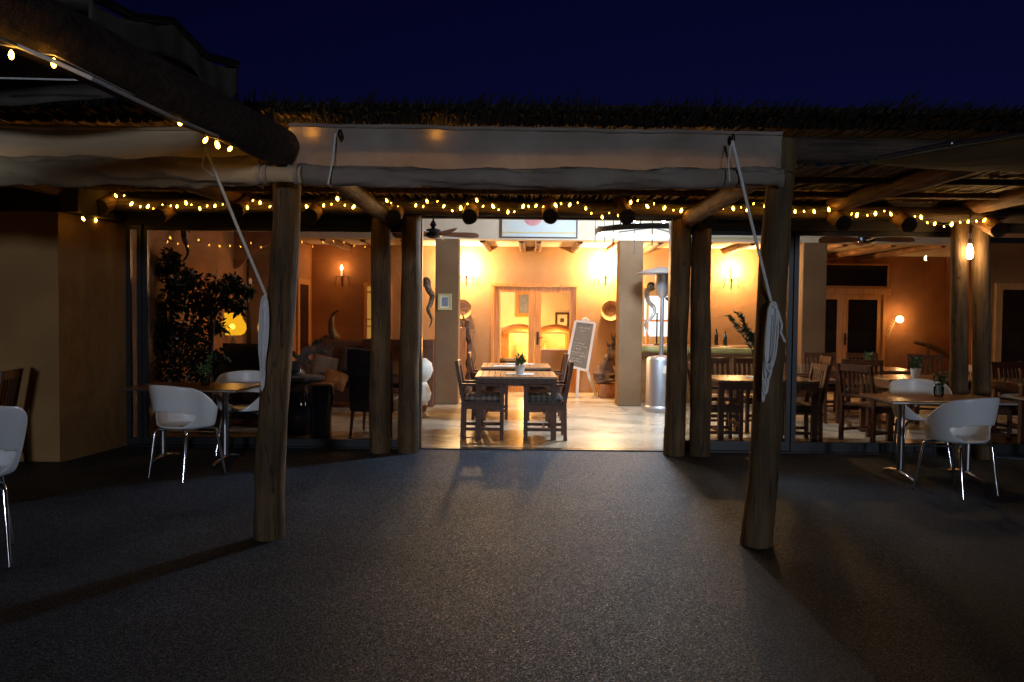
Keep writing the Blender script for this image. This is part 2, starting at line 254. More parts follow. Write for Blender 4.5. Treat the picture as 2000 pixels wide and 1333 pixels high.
# ------------------------------------------------------------------ mesh builder
class MB:
    def __init__(s): s.v = []; s.f = []
    def add(s, vs, fs):
        o = len(s.v); s.v += [Vector(p) for p in vs]; s.f += [tuple(i + o for i in f) for f in fs]; return s
    def box(s, x0, x1, y0, y1, z0, z1, rot=None, piv=None):
        vs = [Vector((x, y, z)) for x in (x0, x1) for y in (y0, y1) for z in (z0, z1)]
        if rot:
            c = Vector(piv) if piv else Vector(((x0 + x1) / 2, (y0 + y1) / 2, (z0 + z1) / 2)); m = rot
            vs = [c + m @ (p - c) for p in vs]
        return s.add(vs, [(0, 1, 3, 2), (4, 6, 7, 5), (0, 4, 5, 1), (2, 3, 7, 6), (0, 2, 6, 4), (1, 5, 7, 3)])
    def bar(s, a, b, w, h, up=(0, 0, 1)):
        a = Vector(a); b = Vector(b); d = (b - a).normalized(); u = Vector(up)
        if abs(d.dot(u)) > 0.98: u = Vector((0, 1, 0))
        r = d.cross(u).normalized(); u = r.cross(d)
        vs = [p + r * i * w / 2 + u * j * h / 2 for p in (a, b) for i, j in ((-1, -1), (1, -1), (1, 1), (-1, 1))]
        return s.add(vs, [(3, 2, 1, 0), (4, 5, 6, 7), (0, 1, 5, 4), (1, 2, 6, 5), (2, 3, 7, 6), (3, 0, 4, 7)])
    def tube(s, pts, rad, n=8, caps=True, rough=0, seed=0, flat=1):
        pts = [Vector(p) for p in pts]; k = len(pts)
        if not hasattr(rad, '__len__'): rad = [rad] * k
        vs = []; fs = []; ref = None
        for i, p in enumerate(pts):
            d = (pts[min(i + 1, k - 1)] - pts[max(i - 1, 0)]).normalized()
            if ref is None:
                ref = Vector((0, 0, 1)) if abs(d.z) < 0.9 else Vector((1, 0, 0))
            r = d.cross(ref).normalized(); u = r.cross(d).normalized(); ref = u
            for j in range(n):
                a = 2 * PI * j / n; rr = rad[i]
                if rough: rr *= 1 + rough * noise.noise(Vector((math.cos(a) * 1.3 + seed, math.sin(a) * 1.3, i * 0.45 + seed)))
                vs.append(p + r * math.cos(a) * rr + u * math.sin(a) * rr * flat)
        for i in range(k - 1):
            for j in range(n):
                fs.append((i * n + j, i * n + (j + 1) % n, (i + 1) * n + (j + 1) % n, (i + 1) * n + j))
        if caps: fs.append(tuple(range(n - 1, -1, -1))); fs.append(tuple((k - 1) * n + j for j in range(n)))
        return s.add(vs, fs)
    def log(s, a, b, r0, r1, n=20, seg=14, rough=0.10, seed=0, bow=0.0):
        a = Vector(a); b = Vector(b); pts = []; rs = []
        for i in range(seg + 1):
            t = i / seg; q = a.lerp(b, t)
            q += Vector((noise.noise(Vector((t * 2 + seed, 3, 1))), noise.noise(Vector((t * 2, seed, 7))), 0)) * bow
            pts.append(q); rs.append(r0 + (r1 - r0) * t)
        return s.tube(pts, rs, n, True, rough, seed)
    def lathe(s, prof, c=(0, 0, 0), n=24, sx=1, sy=1):
        c = Vector(c); vs = []; fs = []
        for r, z in prof:
            for j in range(n):
                a = 2 * PI * j / n; vs.append(c + Vector((r * math.cos(a) * sx, r * math.sin(a) * sy, z)))
        for i in range(len(prof) - 1):
            for j in range(n): fs.append((i * n + j, i * n + (j + 1) % n, (i + 1) * n + (j + 1) % n, (i + 1) * n + j))
        fs.append(tuple(range(n - 1, -1, -1))); fs.append(tuple((len(prof) - 1) * n + j for j in range(n)))
        return s.add(vs, fs)
    def ball(s, c, r, n=12, m=8, sc=(1, 1, 1), nz=0, seed=0):
        c = Vector(c); vs = []; fs = []
        for i in range(m + 1):
            ph = PI * i / m
            for j in range(n):
                a = 2 * PI * j / n; d = Vector((math.sin(ph) * math.cos(a), math.sin(ph) * math.sin(a), math.cos(ph)))
                rr = r * (1 + nz * noise.noise(d * 1.5 + Vector((seed, 0, 0))))
                vs.append(c + Vector((d.x * sc[0], d.y * sc[1], d.z * sc[2])) * rr)
        for i in range(m):
            for j in range(n): fs.append((i * n + j, (i + 1) * n + j, (i + 1) * n + (j + 1) % n, i * n + (j + 1) % n))
        return s.add(vs, fs)
    def grid(s, fn, nu, nv):
        vs = [fn(i / nu, j / nv) for i in range(nu + 1) for j in range(nv + 1)]
        fs = [(i * (nv + 1) + j, (i + 1) * (nv + 1) + j, (i + 1) * (nv + 1) + j + 1, i * (nv + 1) + j + 1) for i in range(nu) for j in range(nv)]
        return s.add(vs, fs)
    def cushion(s, c, w, d, h, n=10, rot=None, p=3.2):
        c = Vector(c); m = rot or Matrix.Identity(3)
        for sg in (1, -1):
            def fn(u, v, sg=sg):
                x = u * 2 - 1; y = v * 2 - 1
                t = max(0, (1 - abs(x) ** p) * (1 - abs(y) ** p)) ** 0.45
                return c + m @ Vector((x * w / 2 * sg, y * d / 2, sg * t * h / 2))
            s.grid(fn, n, n)
        return s
    def leaf(s, p, d, size, w=0.45):
        d = Vector(d).normalized(); p = Vector(p)
        side = d.cross(Vector((random.uniform(-1, 1), random.uniform(-1, 1), random.uniform(-1, 1)))).normalized() * size * w / 2
        up = d.cross(side).normalized() * size * 0.12
        return s.add([p, p + d * size * 0.45 + side + up, p + d * size, p + d * size * 0.45 - side + up], [(0, 1, 2), (0, 2, 3)])
    def build(s, name, m, parent=None, smooth=True, ang=38, solid=0, subsurf=0, bevel=0):
        off = Vector((0, 0, 0)); q = parent
        while q is not None: off += q.location; q = q.parent
        me = bpy.data.meshes.new(name); me.from_pydata([p - off for p in s.v], [], s.f); me.update()
        if smooth:
            me.polygons.foreach_set('use_smooth', [True] * len(me.polygons)); me.set_sharp_from_angle(angle=R(ang))
        me.materials.append(M[m]); o = bpy.data.objects.new(name, me); C.objects.link(o); o.parent = parent
        if bevel:
            q = o.modifiers.new('bevel', 'BEVEL'); q.width = bevel; q.segments = 2; q.limit_method = 'ANGLE'
        if solid:
            q = o.modifiers.new('solid', 'SOLIDIFY'); q.thickness = solid; q.offset = 0
        if subsurf:
            q = o.modifiers.new('sub', 'SUBSURF'); q.levels = subsurf; q.render_levels = subsurf
        return o

def thing(name, label, cat, loc=(0, 0, 0), group=None):
    o = bpy.data.objects.new(name, None); C.objects.link(o); o.location = loc; o.empty_display_size = 0.1
    o['label'] = label; o['category'] = cat
    if group: o['group'] = group
    return o
def struct(o): o['kind'] = 'structure'; return o
def copy_tree(o, parent=None):
    c = o.copy(); C.objects.link(c); c.parent = parent
    for ch in list(o.children): copy_tree(ch, c)
    return c
def place(proto, used, x, y, rz, label, group=None, z=0.0):
    o = proto if not used else copy_tree(proto)
    used.append(1); o.location = (x, y, z); o.rotation_euler = (0, 0, rz); o['label'] = label
    if group: o['group'] = group
    return o
def lamp(parent, loc, watt, col, radius=0.04):
    d = bpy.data.lights.new('lamp_light', 'POINT'); d.energy = watt; d.color = col; d.shadow_soft_size = radius
    o = bpy.data.objects.new('lamp_light', d); C.objects.link(o); o.parent = parent
    off = Vector((0, 0, 0)); q = parent
    while q is not None: off += q.location; q = q.parent
    o.location = Vector(loc) - off; return o
WARM = (1.0, 0.63, 0.27)

# ------------------------------------------------------------------ ground and floor
g = MB(); g.add([(-60, -60, 0), (60, -60, 0), (60, 60, 0), (-60, 60, 0)], [(0, 1, 2, 3)]); struct(g.build('ground', 'ground', smooth=False))
g = MB(); g.box(-4.25, 9.5, 8.97, 19.0, 0.002, 0.012); struct(g.build('interior_floor', 'floor', smooth=False))

# ------------------------------------------------------------------ the building
B = thing('lodge_building', 'single storey ochre plastered lodge with wide glazed front and open doorway', 'building', (0, 9, 0))
m = MB()                                             # outer wall left: face towards us, then return into the glazing
m.box(-9.5, -4.36, 7.95, 8.25, 0, 2.42); m.add([(-4.36, 7.95, 0), (-4.20, 9.02, 0), (-4.20, 9.02, 2.42), (-4.36, 7.95, 2.42), (-4.66, 7.95, 0), (-4.66, 9.02, 0), (-4.66, 9.02, 2.42), (-4.66, 7.95, 2.42)],
    [(0, 1, 2, 3), (4, 7, 6, 5), (3, 2, 6, 7)])
m.build('outer_wall', 'plaster_out', B, smooth=False, bevel=0.02)
m = MB(); m.box(-4.2, -0.98, 8.92, 9.02, 2.40, 3.02); m.box(-0.978, 1.72, 8.92, 9.02, 2.505, 3.02); m.box(1.722, 9.5, 8.92, 9.02, 2.41, 3.02); m.box(-9.5, -4.353, 8.3, 8.4, 2.42, 3.0); m.box(-4.35, -4.18, 7.97, 8.915, 2.42, 2.9)
m.build('fascia', 'fascia', B, smooth=False)
m = MB(); m.box(-4.4, -4.24, 9.02, 15.7, 0, 3.0); m.build('side_wall', 'plaster_ochre_dim', B, smooth=False)
m = MB(); m.box(9.4, 9.5, 9.02, 17.2, 0, 3.0); m.build('side_wall', 'plaster_ochre_dim', B, smooth=False)
m = MB(); m.box(-4.4, 9.5, 8.9, 13.5, 3.02, 3.12); m.build('ceiling', 'ceiling', B, smooth=False)
m = MB(); m.box(-4.24, 9.4, 13.5, 19.2, 2.72, 2.84); m.build('low_ceiling', 'ceiling', B, smooth=False)
m = MB(); m.box(-4.24, 9.4, 13.2, 13.498, 2.655, 3.02); m.build('header_wall', 'plaster_beige', B, smooth=False)
for x in (-4.03, -1.045, 1.89, 4.82, 7.75):
    m = MB(); m.box(x - 0.19, x + 0.19, 13.202, 13.56, 0.012, 2.654); m.build('column', 'plaster_shaded', B, smooth=False, bevel=0.015)
m = MB()
DX0, DX1, DT = -0.39, 1.23, 2.03                      # french door opening in the back wall at y 15.4
for x0, x1, z0, z1 in ((-2.25, DX0, 0, 2.72), (DX1, 1.95, 0, 2.72), (DX0, DX1, DT, 2.72), (3.0, 4.75, 0, 2.72), (1.95, 3.0, 2.05, 2.72)):
    m.box(x0, x1, 15.4, 15.6, z0, z1)
m.build('back_wall', 'plaster_ochre', B, smooth=False)
m = MB(); m.box(-3.74, -2.75, 15.4, 15.6, 0, 2.72); m.box(-2.75, -2.25, 15.4, 15.6, 2.0, 2.72); m.box(-2.75, -2.25, 15.4, 15.6, 0, 0.95)
m.build('lounge_back_wall', 'plaster_ochre_dim', B, smooth=False)
m = MB(); m.box(-4.24, -3.74, 13.9, 15.6, 0, 2.72); m.build('alcove_wall', 'plaster_ochre_dim', B, smooth=False)
m = MB(); m.box(4.75, 9.4, 16.9, 17.1, 0, 2.72); m.box(4.60, 4.75, 15.35, 16.9, 0, 2.72); m.build('dining_back_wall', 'plaster_ochre_dim', B, smooth=False)
m = MB(); m.box(-3.0, 4.6, 18.8, 18.98, 0, 2.72); m.build('parlour_wall', 'plaster_yellow', B, smooth=False)
for i, x in enumerate((-3.1, -2.45, -1.8, -1.15, -0.5, 0.14, 0.42, 1.1, 1.75, 2.4, 3.2, 3.9, 4.6, 5.4, 6.2, 7.0)):
    m = MB(); m.log((x, 13.5, 2.675), (x + 0.04, 15.4 if x < 4.6 else 16.9, 2.66), 0.055, 0.06, 12, 6, seed=i); m.build('ceiling_beam', 'rafter', B)
# rafter ends of the lean-to roof
for i, (px, py) in enumerate(((308, 424), (460, 412), (605, 424), (768, 425), (917, 424), (1075, 423), (1225, 424), (1383, 432), (1648, 437), (1776, 440), (1952, 450), (195, 405))):
    p = W(px, py, 8.38); m = MB(); m.log(p, p + Vector((0.0, 0.62, 0.245)), 0.082, 0.085, 18, 5, 0.08, seed=i * 3)
    o = m.build('rafter_end', 'rafter', B)
    m = MB(); m.tube([p - Vector((0, 0.004, 0.0016)), p + Vector((0, 0.01, 0.004))], 0.074, 18, rough=0.08, seed=i); m.build('cut_face', 'can', o)

# glazed front panels: frame + pane
def panel(x0, x1, z0, z1, Y, fw, gm, fm='frame_black', name='window', parent=B, dep=0.05, bottom=None):
    m = MB(); bt = bottom or fw
    m.box(x0, x0 + fw, Y - dep / 2, Y + dep / 2, z0, z1); m.box(x1 - fw, x1, Y - dep / 2, Y + dep / 2, z0, z1)
    m.box(x0 + fw, x1 - fw, Y - dep / 2, Y + dep / 2, z0, z0 + bt); m.box(x0 + fw, x1 - fw, Y - dep / 2, Y + dep / 2, z1 - fw, z1)
    o = m.build(name, fm, parent, smooth=False)
    m = MB(); m.box(x0 + fw, x1 - fw, Y - 0.004, Y + 0.004, z0 + bt, z1 - fw); m.build('pane', gm, o, smooth=False)
    return o
ZB = 0.015
panel(-4.19, -4.02, ZB, 2.40, 8.99, 0.05, 'glass_dim', bottom=0.07)
panel(-4.02, -2.55, ZB, 2.40, 9.02, 0.05, 'glass_dim', bottom=0.08)
panel(-2.55, -1.04, ZB, 2.40, 8.99, 0.05, 'glass_dim', bottom=0.08)
for x0, x1 in ((-1.035, -0.978), (1.70, 1.76)): m = MB(); m.box(x0, x1, 8.93, 9.05, ZB, 2.50); m.build('door_jamb', 'frame_black', B, smooth=False)
panel(1.765, 3.05, ZB, 2.41, 9.02, 0.05, 'glass', bottom=0.10)
panel(3.05, 4.86, ZB, 2.41, 8.99, 0.05, 'glass', bottom=0.10)
panel(5.10, 7.0, ZB, 2.36, 8.99, 0.06, 'glass', bottom=0.10)
m = MB(); m.box(-4.19, 9.4, 8.93, 9.06, 0.0, 0.013); m.build('threshold', 'frame_black', B, smooth=False)

# french doors
def glazed_leaf(x0, x1, z0, z1, Y, st, low, gm, name='french_door', hx=None):
    m = MB()
    m.box(x0, x0 + st, Y - 0.025, Y + 0.025, z0, z1); m.box(x1 - st, x1, Y - 0.025, Y + 0.025, z0, z1)
    m.box(x0 + st, x1 - st, Y - 0.025, Y + 0.025, z1 - st * 0.9, z1); m.box(x0 + st, x1 - st, Y - 0.025, Y + 0.025, z0, z0 + low)
    o = m.build(name, 'door', B, smooth=False, bevel=0.006)
    m = MB(); m.box(x0 + st, x1 - st, Y - 0.004, Y + 0.004, z0 + low, z1 - st * 0.9); m.build('pane', gm, o, smooth=False)
    if hx is not None:
        m = MB(); m.box(hx - 0.02, hx + 0.02, Y - 0.035, Y - 0.026, 0.90, 1.14); m.tube([(hx, Y - 0.03, 1.03), (hx, Y - 0.075, 1.03), (hx + 0.10, Y - 0.08, 1.03)], 0.009, 8); m.build('handle', 'iron', o)
    return o
m = MB(); m.box(DX0, DX0 + 0.05, 15.34, 15.6, 0, DT); m.box(DX1 - 0.05, DX1, 15.34, 15.6, 0, DT); m.box(DX0 - 0.0, DX1, 15.335, 15.6, DT - 0.05, DT + 0.002); m.build('door_frame', 'door', B, smooth=False)
glazed_leaf(DX0 + 0.052, 0.419, 0.012, DT - 0.055, 15.40, 0.115, 0.22, 'glass')
glazed_leaf(0.421, DX1 - 0.052, 0.012, DT - 0.055, 15.40, 0.115, 0.22, 'glass', hx=0.475)
# dark glazed doors and their transom at the back of the dining room (y 16.9)
def WX(px, Y, py=600): return W(px, py, Y).x
a, b_ = WX(1600, 16.88), WX(1722, 16.88); mid = WX(1644, 16.88)
m = MB(); m.box(a - 0.5, b_ + 0.14, 16.80, 16.90, 1.93, 2.06); m.box(b_, b_ + 0.06, 16.80, 16.90, 0, 1.93); m.build('door_frame', 'door', B, smooth=False)
glazed_leaf(a - 0.45, mid, 0.012, 1.928, 16.85, 0.11, 0.25, 'dark_glass'); glazed_leaf(mid + 0.003, b_, 0.012, 1.928, 16.85, 0.11, 0.25, 'dark_glass', hx=mid + 0.06)
panel(a - 0.5, b_ + 0.12, 2.07, 2.56, 16.86, 0.035, 'dark_glass', 'door', 'transom_window')
# side door in the far right bay, seen through the last pane
panel(WX(1950, 12.5), 8.4, 0.012, 2.02, 12.6, 0.10, 'dark_glass', 'door', 'glazed_door', dep=0.08)
m = MB(); m.box(WX(1937, 12.5), 9.4, 12.645, 12.75, 0, 3.0); m.build('partition_wall', 'plaster_ochre_dim', B, smooth=False)
# window in the side alcove (orange timber) and lit window beside the lounge
m = MB(); m.box(-2.76, -2.70, 15.36, 15.5, 0.93, 2.02); m.box(-2.30, -2.24, 15.36, 15.5, 0.93, 2.02); m.box(-2.70, -2.30, 15.36, 15.5, 1.95, 2.02); m.box(-2.70, -2.30, 15.36, 15.5, 0.93, 0.98)
m.box(-2.70, -2.30, 15.37, 15.4, 1.83, 1.86); m.box(-2.70, -2.30, 15.37, 15.4, 1.33, 1.35); m.box(-2.70, -2.30, 15.37, 15.4, 1.20, 1.22)
o = m.build('window', 'door', B, smooth=False); m = MB(); m.box(-2.70, -2.30, 15.41, 15.42, 0.98, 1.95); m.build('lit_pane', 'window_lit', o, smooth=False)
m = MB(); m.box(-3.737, -3.70, 14.3, 15.1, 0.05, 2.05); o = m.build('side_door', 'door', B, smooth=False)
m = MB(); m.box(-3.70, -3.69, 14.42, 14.98, 0.3, 1.95); m.build('pane', 'dark_glass', o, smooth=False)
# bar hatch window beyond the columns
m = MB(); m.box(1.95, 3.0, 15.38, 15.45, 1.98, 2.05); m.box(2.93, 3.0, 15.38, 15.45, 0, 1.98); m.box(1.95, 2.0, 15.38, 15.45, 0, 1.98); m.box(2.0, 2.93, 15.38, 15.45, 1.35, 1.39); m.box(2.50, 2.54, 15.38, 15.45, 0.9, 1.98)
o = m.build('bar_opening', 'door', B, smooth=False)
m = MB(); m.box(2.62, 3.3, 16.4, 16.42, 1.05, 1.85); m.build('lit_pane', 'window_white', o, smooth=False)

# ------------------------------------------------------------------ pergola
P = thing('pergola', 'log and reed pergola spanning the gravel terrace before the glazed lodge', 'pergola', (0, 5.4, 0))
gl = G(525, 1050); gr = G(1477, 1064)
tl = W(560, 330, gl.y + 0.02); tr = W(1529, 290, gr.y + 0.02)
m = MB(); m.log(gl, tl + (tl - gl).normalized() * 0.15, 0.098, 0.088, 24, 22, 0.13, 1, 0.03); m.build('post', 'log', P)
m = MB(); m.log(gr, tr + (tr - gr).normalized() * 0.05, 0.10, 0.085, 24, 22, 0.13, 5, 0.03); m.build('post', 'log', P)
for i, (pt, pb) in enumerate(((745, 742), (804, 798), (1331, 1316), (1370, 1366), (1874, 1873), (1918, 1916))):
    b0 = W(pb, 880, 8.74); t0 = W(pt, 440, 8.74)
    m = MB(); m.log((b0.x, 8.74, 0), (t0.x, 8.74, 2.52), 0.112 if i < 4 else 0.092, 0.10 if i < 4 else 0.085, 20, 16, 0.10, 11 + i, 0.02); m.build('post', 'log', P)
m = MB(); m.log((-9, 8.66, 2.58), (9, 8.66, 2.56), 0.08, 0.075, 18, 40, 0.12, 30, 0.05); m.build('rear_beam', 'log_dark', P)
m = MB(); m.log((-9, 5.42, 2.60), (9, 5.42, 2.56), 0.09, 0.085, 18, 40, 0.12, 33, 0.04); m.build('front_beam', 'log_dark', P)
for i, (xa, xb) in enumerate(((-6.5, -6.2), (-4.6, -4.3), (-3.0, -2.9), (-1.40, -1.34), (1.80, 1.84), (3.4, 3.35), (4.9, 4.8), (6.5, 6.3))):
    m = MB(); m.log((xa, 5.45, 2.52 if i in (3, 4) else 2.62), (xb, 8.7, 2.50 if i in (3, 4) else 2.66), 0.075, 0.085, 16, 10, 0.12, 40 + i, 0.03); m.build('rafter', 'rafter', P)
for k, y in enumerate((6.3, 7.3, 8.15)):
    m = MB(); m.log((-9, y, 2.685), (9, y, 2.68), 0.03, 0.03, 10, 30, 0.2, 60 + k, 0.04); m.build('purlin', 'rafter', P)
m = MB()                                             # reeds laid side by side, running away from us
x = -8.8; k = 0
while x < 8.8:
    r = random.uniform(0.007, 0.013); za = 2.735 + random.uniform(-0.012, 0.012); yy0 = 5.2 + random.uniform(-0.1, 0.08)
    pts = []
    dx = random.uniform(-0.10, 0.10)
    for t in (0, 0.3, 0.65, 1): pts.append((x + dx * t + random.uniform(-0.012, 0.012), yy0 + (9.0 - yy0) * t, za + random.uniform(-0.014, 0.014)))
    m.tube(pts, r, 5, False); x += random.uniform(0.012, 0.024)
o = m.build('reed_ceiling', 'reed', P)
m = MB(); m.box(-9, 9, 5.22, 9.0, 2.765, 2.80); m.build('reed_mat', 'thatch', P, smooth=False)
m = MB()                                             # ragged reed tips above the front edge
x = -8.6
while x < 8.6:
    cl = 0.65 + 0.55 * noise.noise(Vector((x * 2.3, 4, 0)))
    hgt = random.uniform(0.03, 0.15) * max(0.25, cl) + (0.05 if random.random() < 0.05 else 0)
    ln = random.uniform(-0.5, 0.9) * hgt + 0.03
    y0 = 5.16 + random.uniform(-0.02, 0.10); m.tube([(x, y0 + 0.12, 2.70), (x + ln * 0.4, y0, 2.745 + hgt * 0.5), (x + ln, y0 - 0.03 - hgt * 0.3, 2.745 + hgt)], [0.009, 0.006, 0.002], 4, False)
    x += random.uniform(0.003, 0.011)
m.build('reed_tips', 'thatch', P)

# the big log that comes back over our heads on the left, and the canopy above it
Lg = thing('log_beam', 'thick dark log beam ending on top of the left front post', 'beam', (-1.5, 5.3, 2.5))
a = W(548, 288, 5.22); b_ = W(95, 62, 3.2); d = (b_ - a).normalized()
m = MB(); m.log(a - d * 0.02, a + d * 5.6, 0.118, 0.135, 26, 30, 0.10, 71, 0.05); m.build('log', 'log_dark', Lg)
LD = d; LA = a
Cn = thing('canvas_canopy', 'dark rolled canvas canopy over the thick log at upper left', 'canopy', (-1.6, 4.6, 2.8))
c0 = W(462, 131, 4.6); c1 = W(201, 0, 3.62); ed = (c1 - c0)
def can(u, v):
    p = c0 + ed * (u * 1.08)
    sag = 0.05 * math.sin(u * PI * 3.2 * 0.9) + 0.015 * noise.noise(Vector((u * 12, v * 5, 0)))
    return Vector((p.x - v * 6.5, p.y, p.z - sag - 0.10 * v ** 0.5 + 0.03 * math.sin(v * 26) * math.exp(-v * 2)))
m = MB(); m.grid(can, 40, 50); m.build('canvas_top', 'canvas_dark', Cn, solid=0.006)
def fr1(u, v):
    p = can(u, 0); w = 0.004 * math.sin(u * 40) * v + 0.012 * noise.noise(Vector((u * 9, v, 5)))
    return Vector((p.x + 0.004 + w, p.y, p.z - v * (0.15 + 0.02 * math.sin(u * 14))))
m = MB(); m.grid(fr1, 60, 6); m.build('side_valance', 'canvas_dark', Cn, solid=0.005)
def fr2(u, v):
    p = can(0, u); w = 0.02 * math.sin(u * 70) * v
    return Vector((p.x, p.y + 0.004 + w, p.z - v * (0.155 - 0.02 * u + 0.008 * math.sin(u * 40))))
m = MB(); m.grid(fr2, 80, 6); m.build('rear_valance', 'canvas_dark', Cn, solid=0.005)
m = MB(); m.tube([can(0, 0) + Vector((0, 0, 0.015)), can(0.25, 0) + Vector((0, 0, 0.015)), can(0.5, 0) + Vector((0, 0, 0.015)), can(0.75, 0) + Vector((0, 0, 0.015)), can(1, 0) + Vector((0, 0, 0.015))], 0.022, 10); m.build('edge_pole', 'iron', Cn)
m = MB(); m.tube([W(-40, 152, 4.3), W(160, 157, 4.35)], 0.005, 6); o = m.build('guy_wire', 'rope'); o['label'] = 'thin pale wire running level under the dark canopy'; o['category'] = 'wire'

# ------------------------------------------------------------------ rolled canvas blinds
def blind(name, label, x0, x1, zt0, zt1, zb0, zb1, rr, mt, seed, y=5.27, wob=1.0):
    T = thing(name, label, 'canvas blind', ((x0 + x1) / 2, y, zt0), 'rolled canvas blinds along the pergola front')
    nu = int((x1 - x0) * 42)
    def sheet(u, v):
        x = x0 + (x1 - x0) * u; zt = zt0 + (zt1 - zt0) * u; zb = zb0 + (zb1 - zb0) * u + rr * 1.2
        w = noise.noise(Vector((x * 1.1 + seed, v * 1.2, 0))) * 0.028 * wob + noise.noise(Vector((x * 4 + seed, v * 1.5, 3))) * 0.010 * wob + noise.noise(Vector((x * 7 + v * 5 + seed, v * 4 - x, 8))) * 0.009 + 0.012 * math.sin((x - x0) * 38 + v * 9) * math.exp(-(x - x0) * 5) + 0.010 * math.sin((x1 - x) * 45 + v * 12) * math.exp(-(x1 - x) * 6)
        sm = 0.006 * math.exp(-((((x - x0) % 1.02) - 0.51) / 0.012) ** 2)
        return Vector((x, y + w * v ** 0.6 - 0.006 * (1 if v < 0.16 else 0) - sm, zt + (zb - zt) * v + 0.010 * (1 - v) * noise.noise(Vector((x * 1.6, seed, 0)))))
    m = MB(); m.grid(sheet, nu, 16); m.build('canvas_sheet', mt, T, ang=60)
    def roll(u, v):
        x = x0 + (x1 - x0) * u; zb = zb0 + (zb1 - zb0) * u; r = rr * (1 + 0.18 * wob * noise.noise(Vector((x * 1.6 + seed, 1, 1))))
        e = min(u, 1 - u) * (x1 - x0)
        a = 2 * PI * v * 1.12 + 1.2
        pz = noise.noise(Vector((x * 3.0 + seed + math.sin(a), math.cos(a) * 1.2, 2))) * 0.024 * wob + noise.noise(Vector((x * 9 + a * 2.5, math.sin(a) * 2, seed))) * 0.013 + 0.008 * math.sin(x * 60 + a * 3) * math.exp(-e * 9)
        if e < 0.12: r *= 0.90 + 0.10 * e / 0.12
        r = r + pz - 0.0 + v * 0.004
        sagz = -0.02 * wob * math.sin(PI * u)
        return Vector((x, y - 0.03 + math.cos(a) * r * 0.95, zb + rr + sagz + math.sin(a) * r))
    m = MB(); m.grid(roll, nu, 26); m.build('canvas_roll', mt, T, ang=60)
    m = MB(); m.tube([(x0, y - 0.03, zb0 + rr), (x1, y - 0.03, zb1 + rr)], 0.035, 10); m.build('roller_pole', 'canvas_tan', T)
    m = MB(); m.tube([(x0 + (x1 - x0) * i / 40, y - 0.012 + 0.004 * math.sin(i * 2.3), zt0 + (zt1 - zt0) * i / 40 + 0.010 * noise.noise(Vector((i * 0.4, seed, 0)))) for i in range(41)], 0.013, 8, rough=0.3, seed=seed); m.build('top_hem', mt, T)
    return T
p0 = W(566, 245, 5.27); p1 = W(1527, 262, 5.27); q0 = W(580, 358, 5.2); q1 = W(1530, 362, 5.2)
bc = blind('canvas_blind', 'pale grey canvas blind rolled up between the two front posts', p0.x, p1.x, p0.z, p1.z, q0.z, q1.z, 0.058, 'canvas', 3)
for px in (655,):
    p = W(px, 262, 5.19); q = W(px - 14, 360, 5.12); m = MB(); m.tube([p, p.lerp(q, 0.5) + Vector((0.01, -0.01, 0)), q, q + Vector((0, 0.08, -0.005))], 0.006, 6); m.build('tie_cord', 'rope', bc)
    m = MB(); m.ball(p + Vector((0.03, 0, 0.0)), 0.025, 10, 6, (0.7, 0.5, 1.2)); m.build('eyelet', 'iron', bc)
p = W(1432, 270, 5.2); m = MB(); m.ball(p, 0.022, 10, 6, (0.6, 0.5, 1.4)); m.build('eyelet', 'iron', bc)
p0 = W(-1400, 236, 5.27); p1 = W(515, 256, 5.27); q0 = W(-1400, 315, 5.2); q1 = W(515, 360, 5.2)
bl = blind('canvas_blind', 'tan canvas blind rolled and sagging left of the front posts', -6.5, p1.x, p1.z + 0.03, p1.z, q1.z + 0.06, q1.z, 0.085, 'canvas_tan', 9, wob=1.8)
# the join of both rolls wrapped with straps in front of the post
m = MB(); pa = W(505, 342, 5.17); pb = W(590, 342, 5.17)
m.tube([pa.lerp(pb, t) for t in (0, .25, .5, .75, 1)], [0.055, 0.05, 0.047, 0.05, 0.055], 16, rough=0.25, seed=2); m.build('roll_end', 'canvas_tan', bl)
for px in (508, 520, 580):
    p = W(px, 341, 5.17); m = MB(); m.tube([p - Vector((0.012, 0, 0)), p + Vector((0.012, 0, 0))], 0.066, 16, rough=0.1, seed=px); m.build('strap', 'canvas', bl)

# ------------------------------------------------------------------ ropes
def rope(label, start, ring, btop, bbot, bw, tail=None):
    T = thing('rope', label, 'rope', btop, 'coiled blind ropes on the front posts')
    m = MB(); mid = start.lerp(btop, 0.5) + Vector((0.0, 0, -0.01)); m.tube([start, mid, btop], 0.0095, 6)
    m.tube([start, start + Vector((-0.02, 0, -0.12)), ring], 0.004, 5); m.build('line', 'rope', T)
    m = MB()
    for k in range(8):
        w = bw * (0.3 + 0.10 * k) ; dx = random.uniform(-0.008, 0.008); l = 1 - 0.05 * k + random.uniform(-.03, .03); yo = -0.006 * k; pts = []
        for i in range(21):
            t = i / 20 * 2 * PI; s = (1 - math.cos(t)) / 2
            c = btop.lerp(bbot, min(1, s * l))
            pts.append(c + Vector((math.sin(t) * w / 2 * (1 - 0.35 * math.sin(s * PI) * (k % 2)) + dx, yo, 0)))
        m.tube(pts, 0.0058, 6)
    m.build('hank', 'rope', T)
    m = MB(); c = btop.lerp(bbot, 0.06)
    for k in range(4): m.lathe([(bw * 0.30, -0.006), (bw * 0.36, 0), (bw * 0.30, 0.006)], c + Vector((0, -0.015, -k * 0.012)), 14, 1, 0.6)
    m.build('wrap', 'rope', T)
    if tail: m = MB(); m.tube(tail, 0.008, 6); m.build('tail', 'rope', T)
    return T
rope('white rope hanging in a long hank beside the left front post', W(401, 288, 5.12), W(418, 345, 5.08), W(520, 578, 5.30), W(513, 768, 5.28), 0.065)
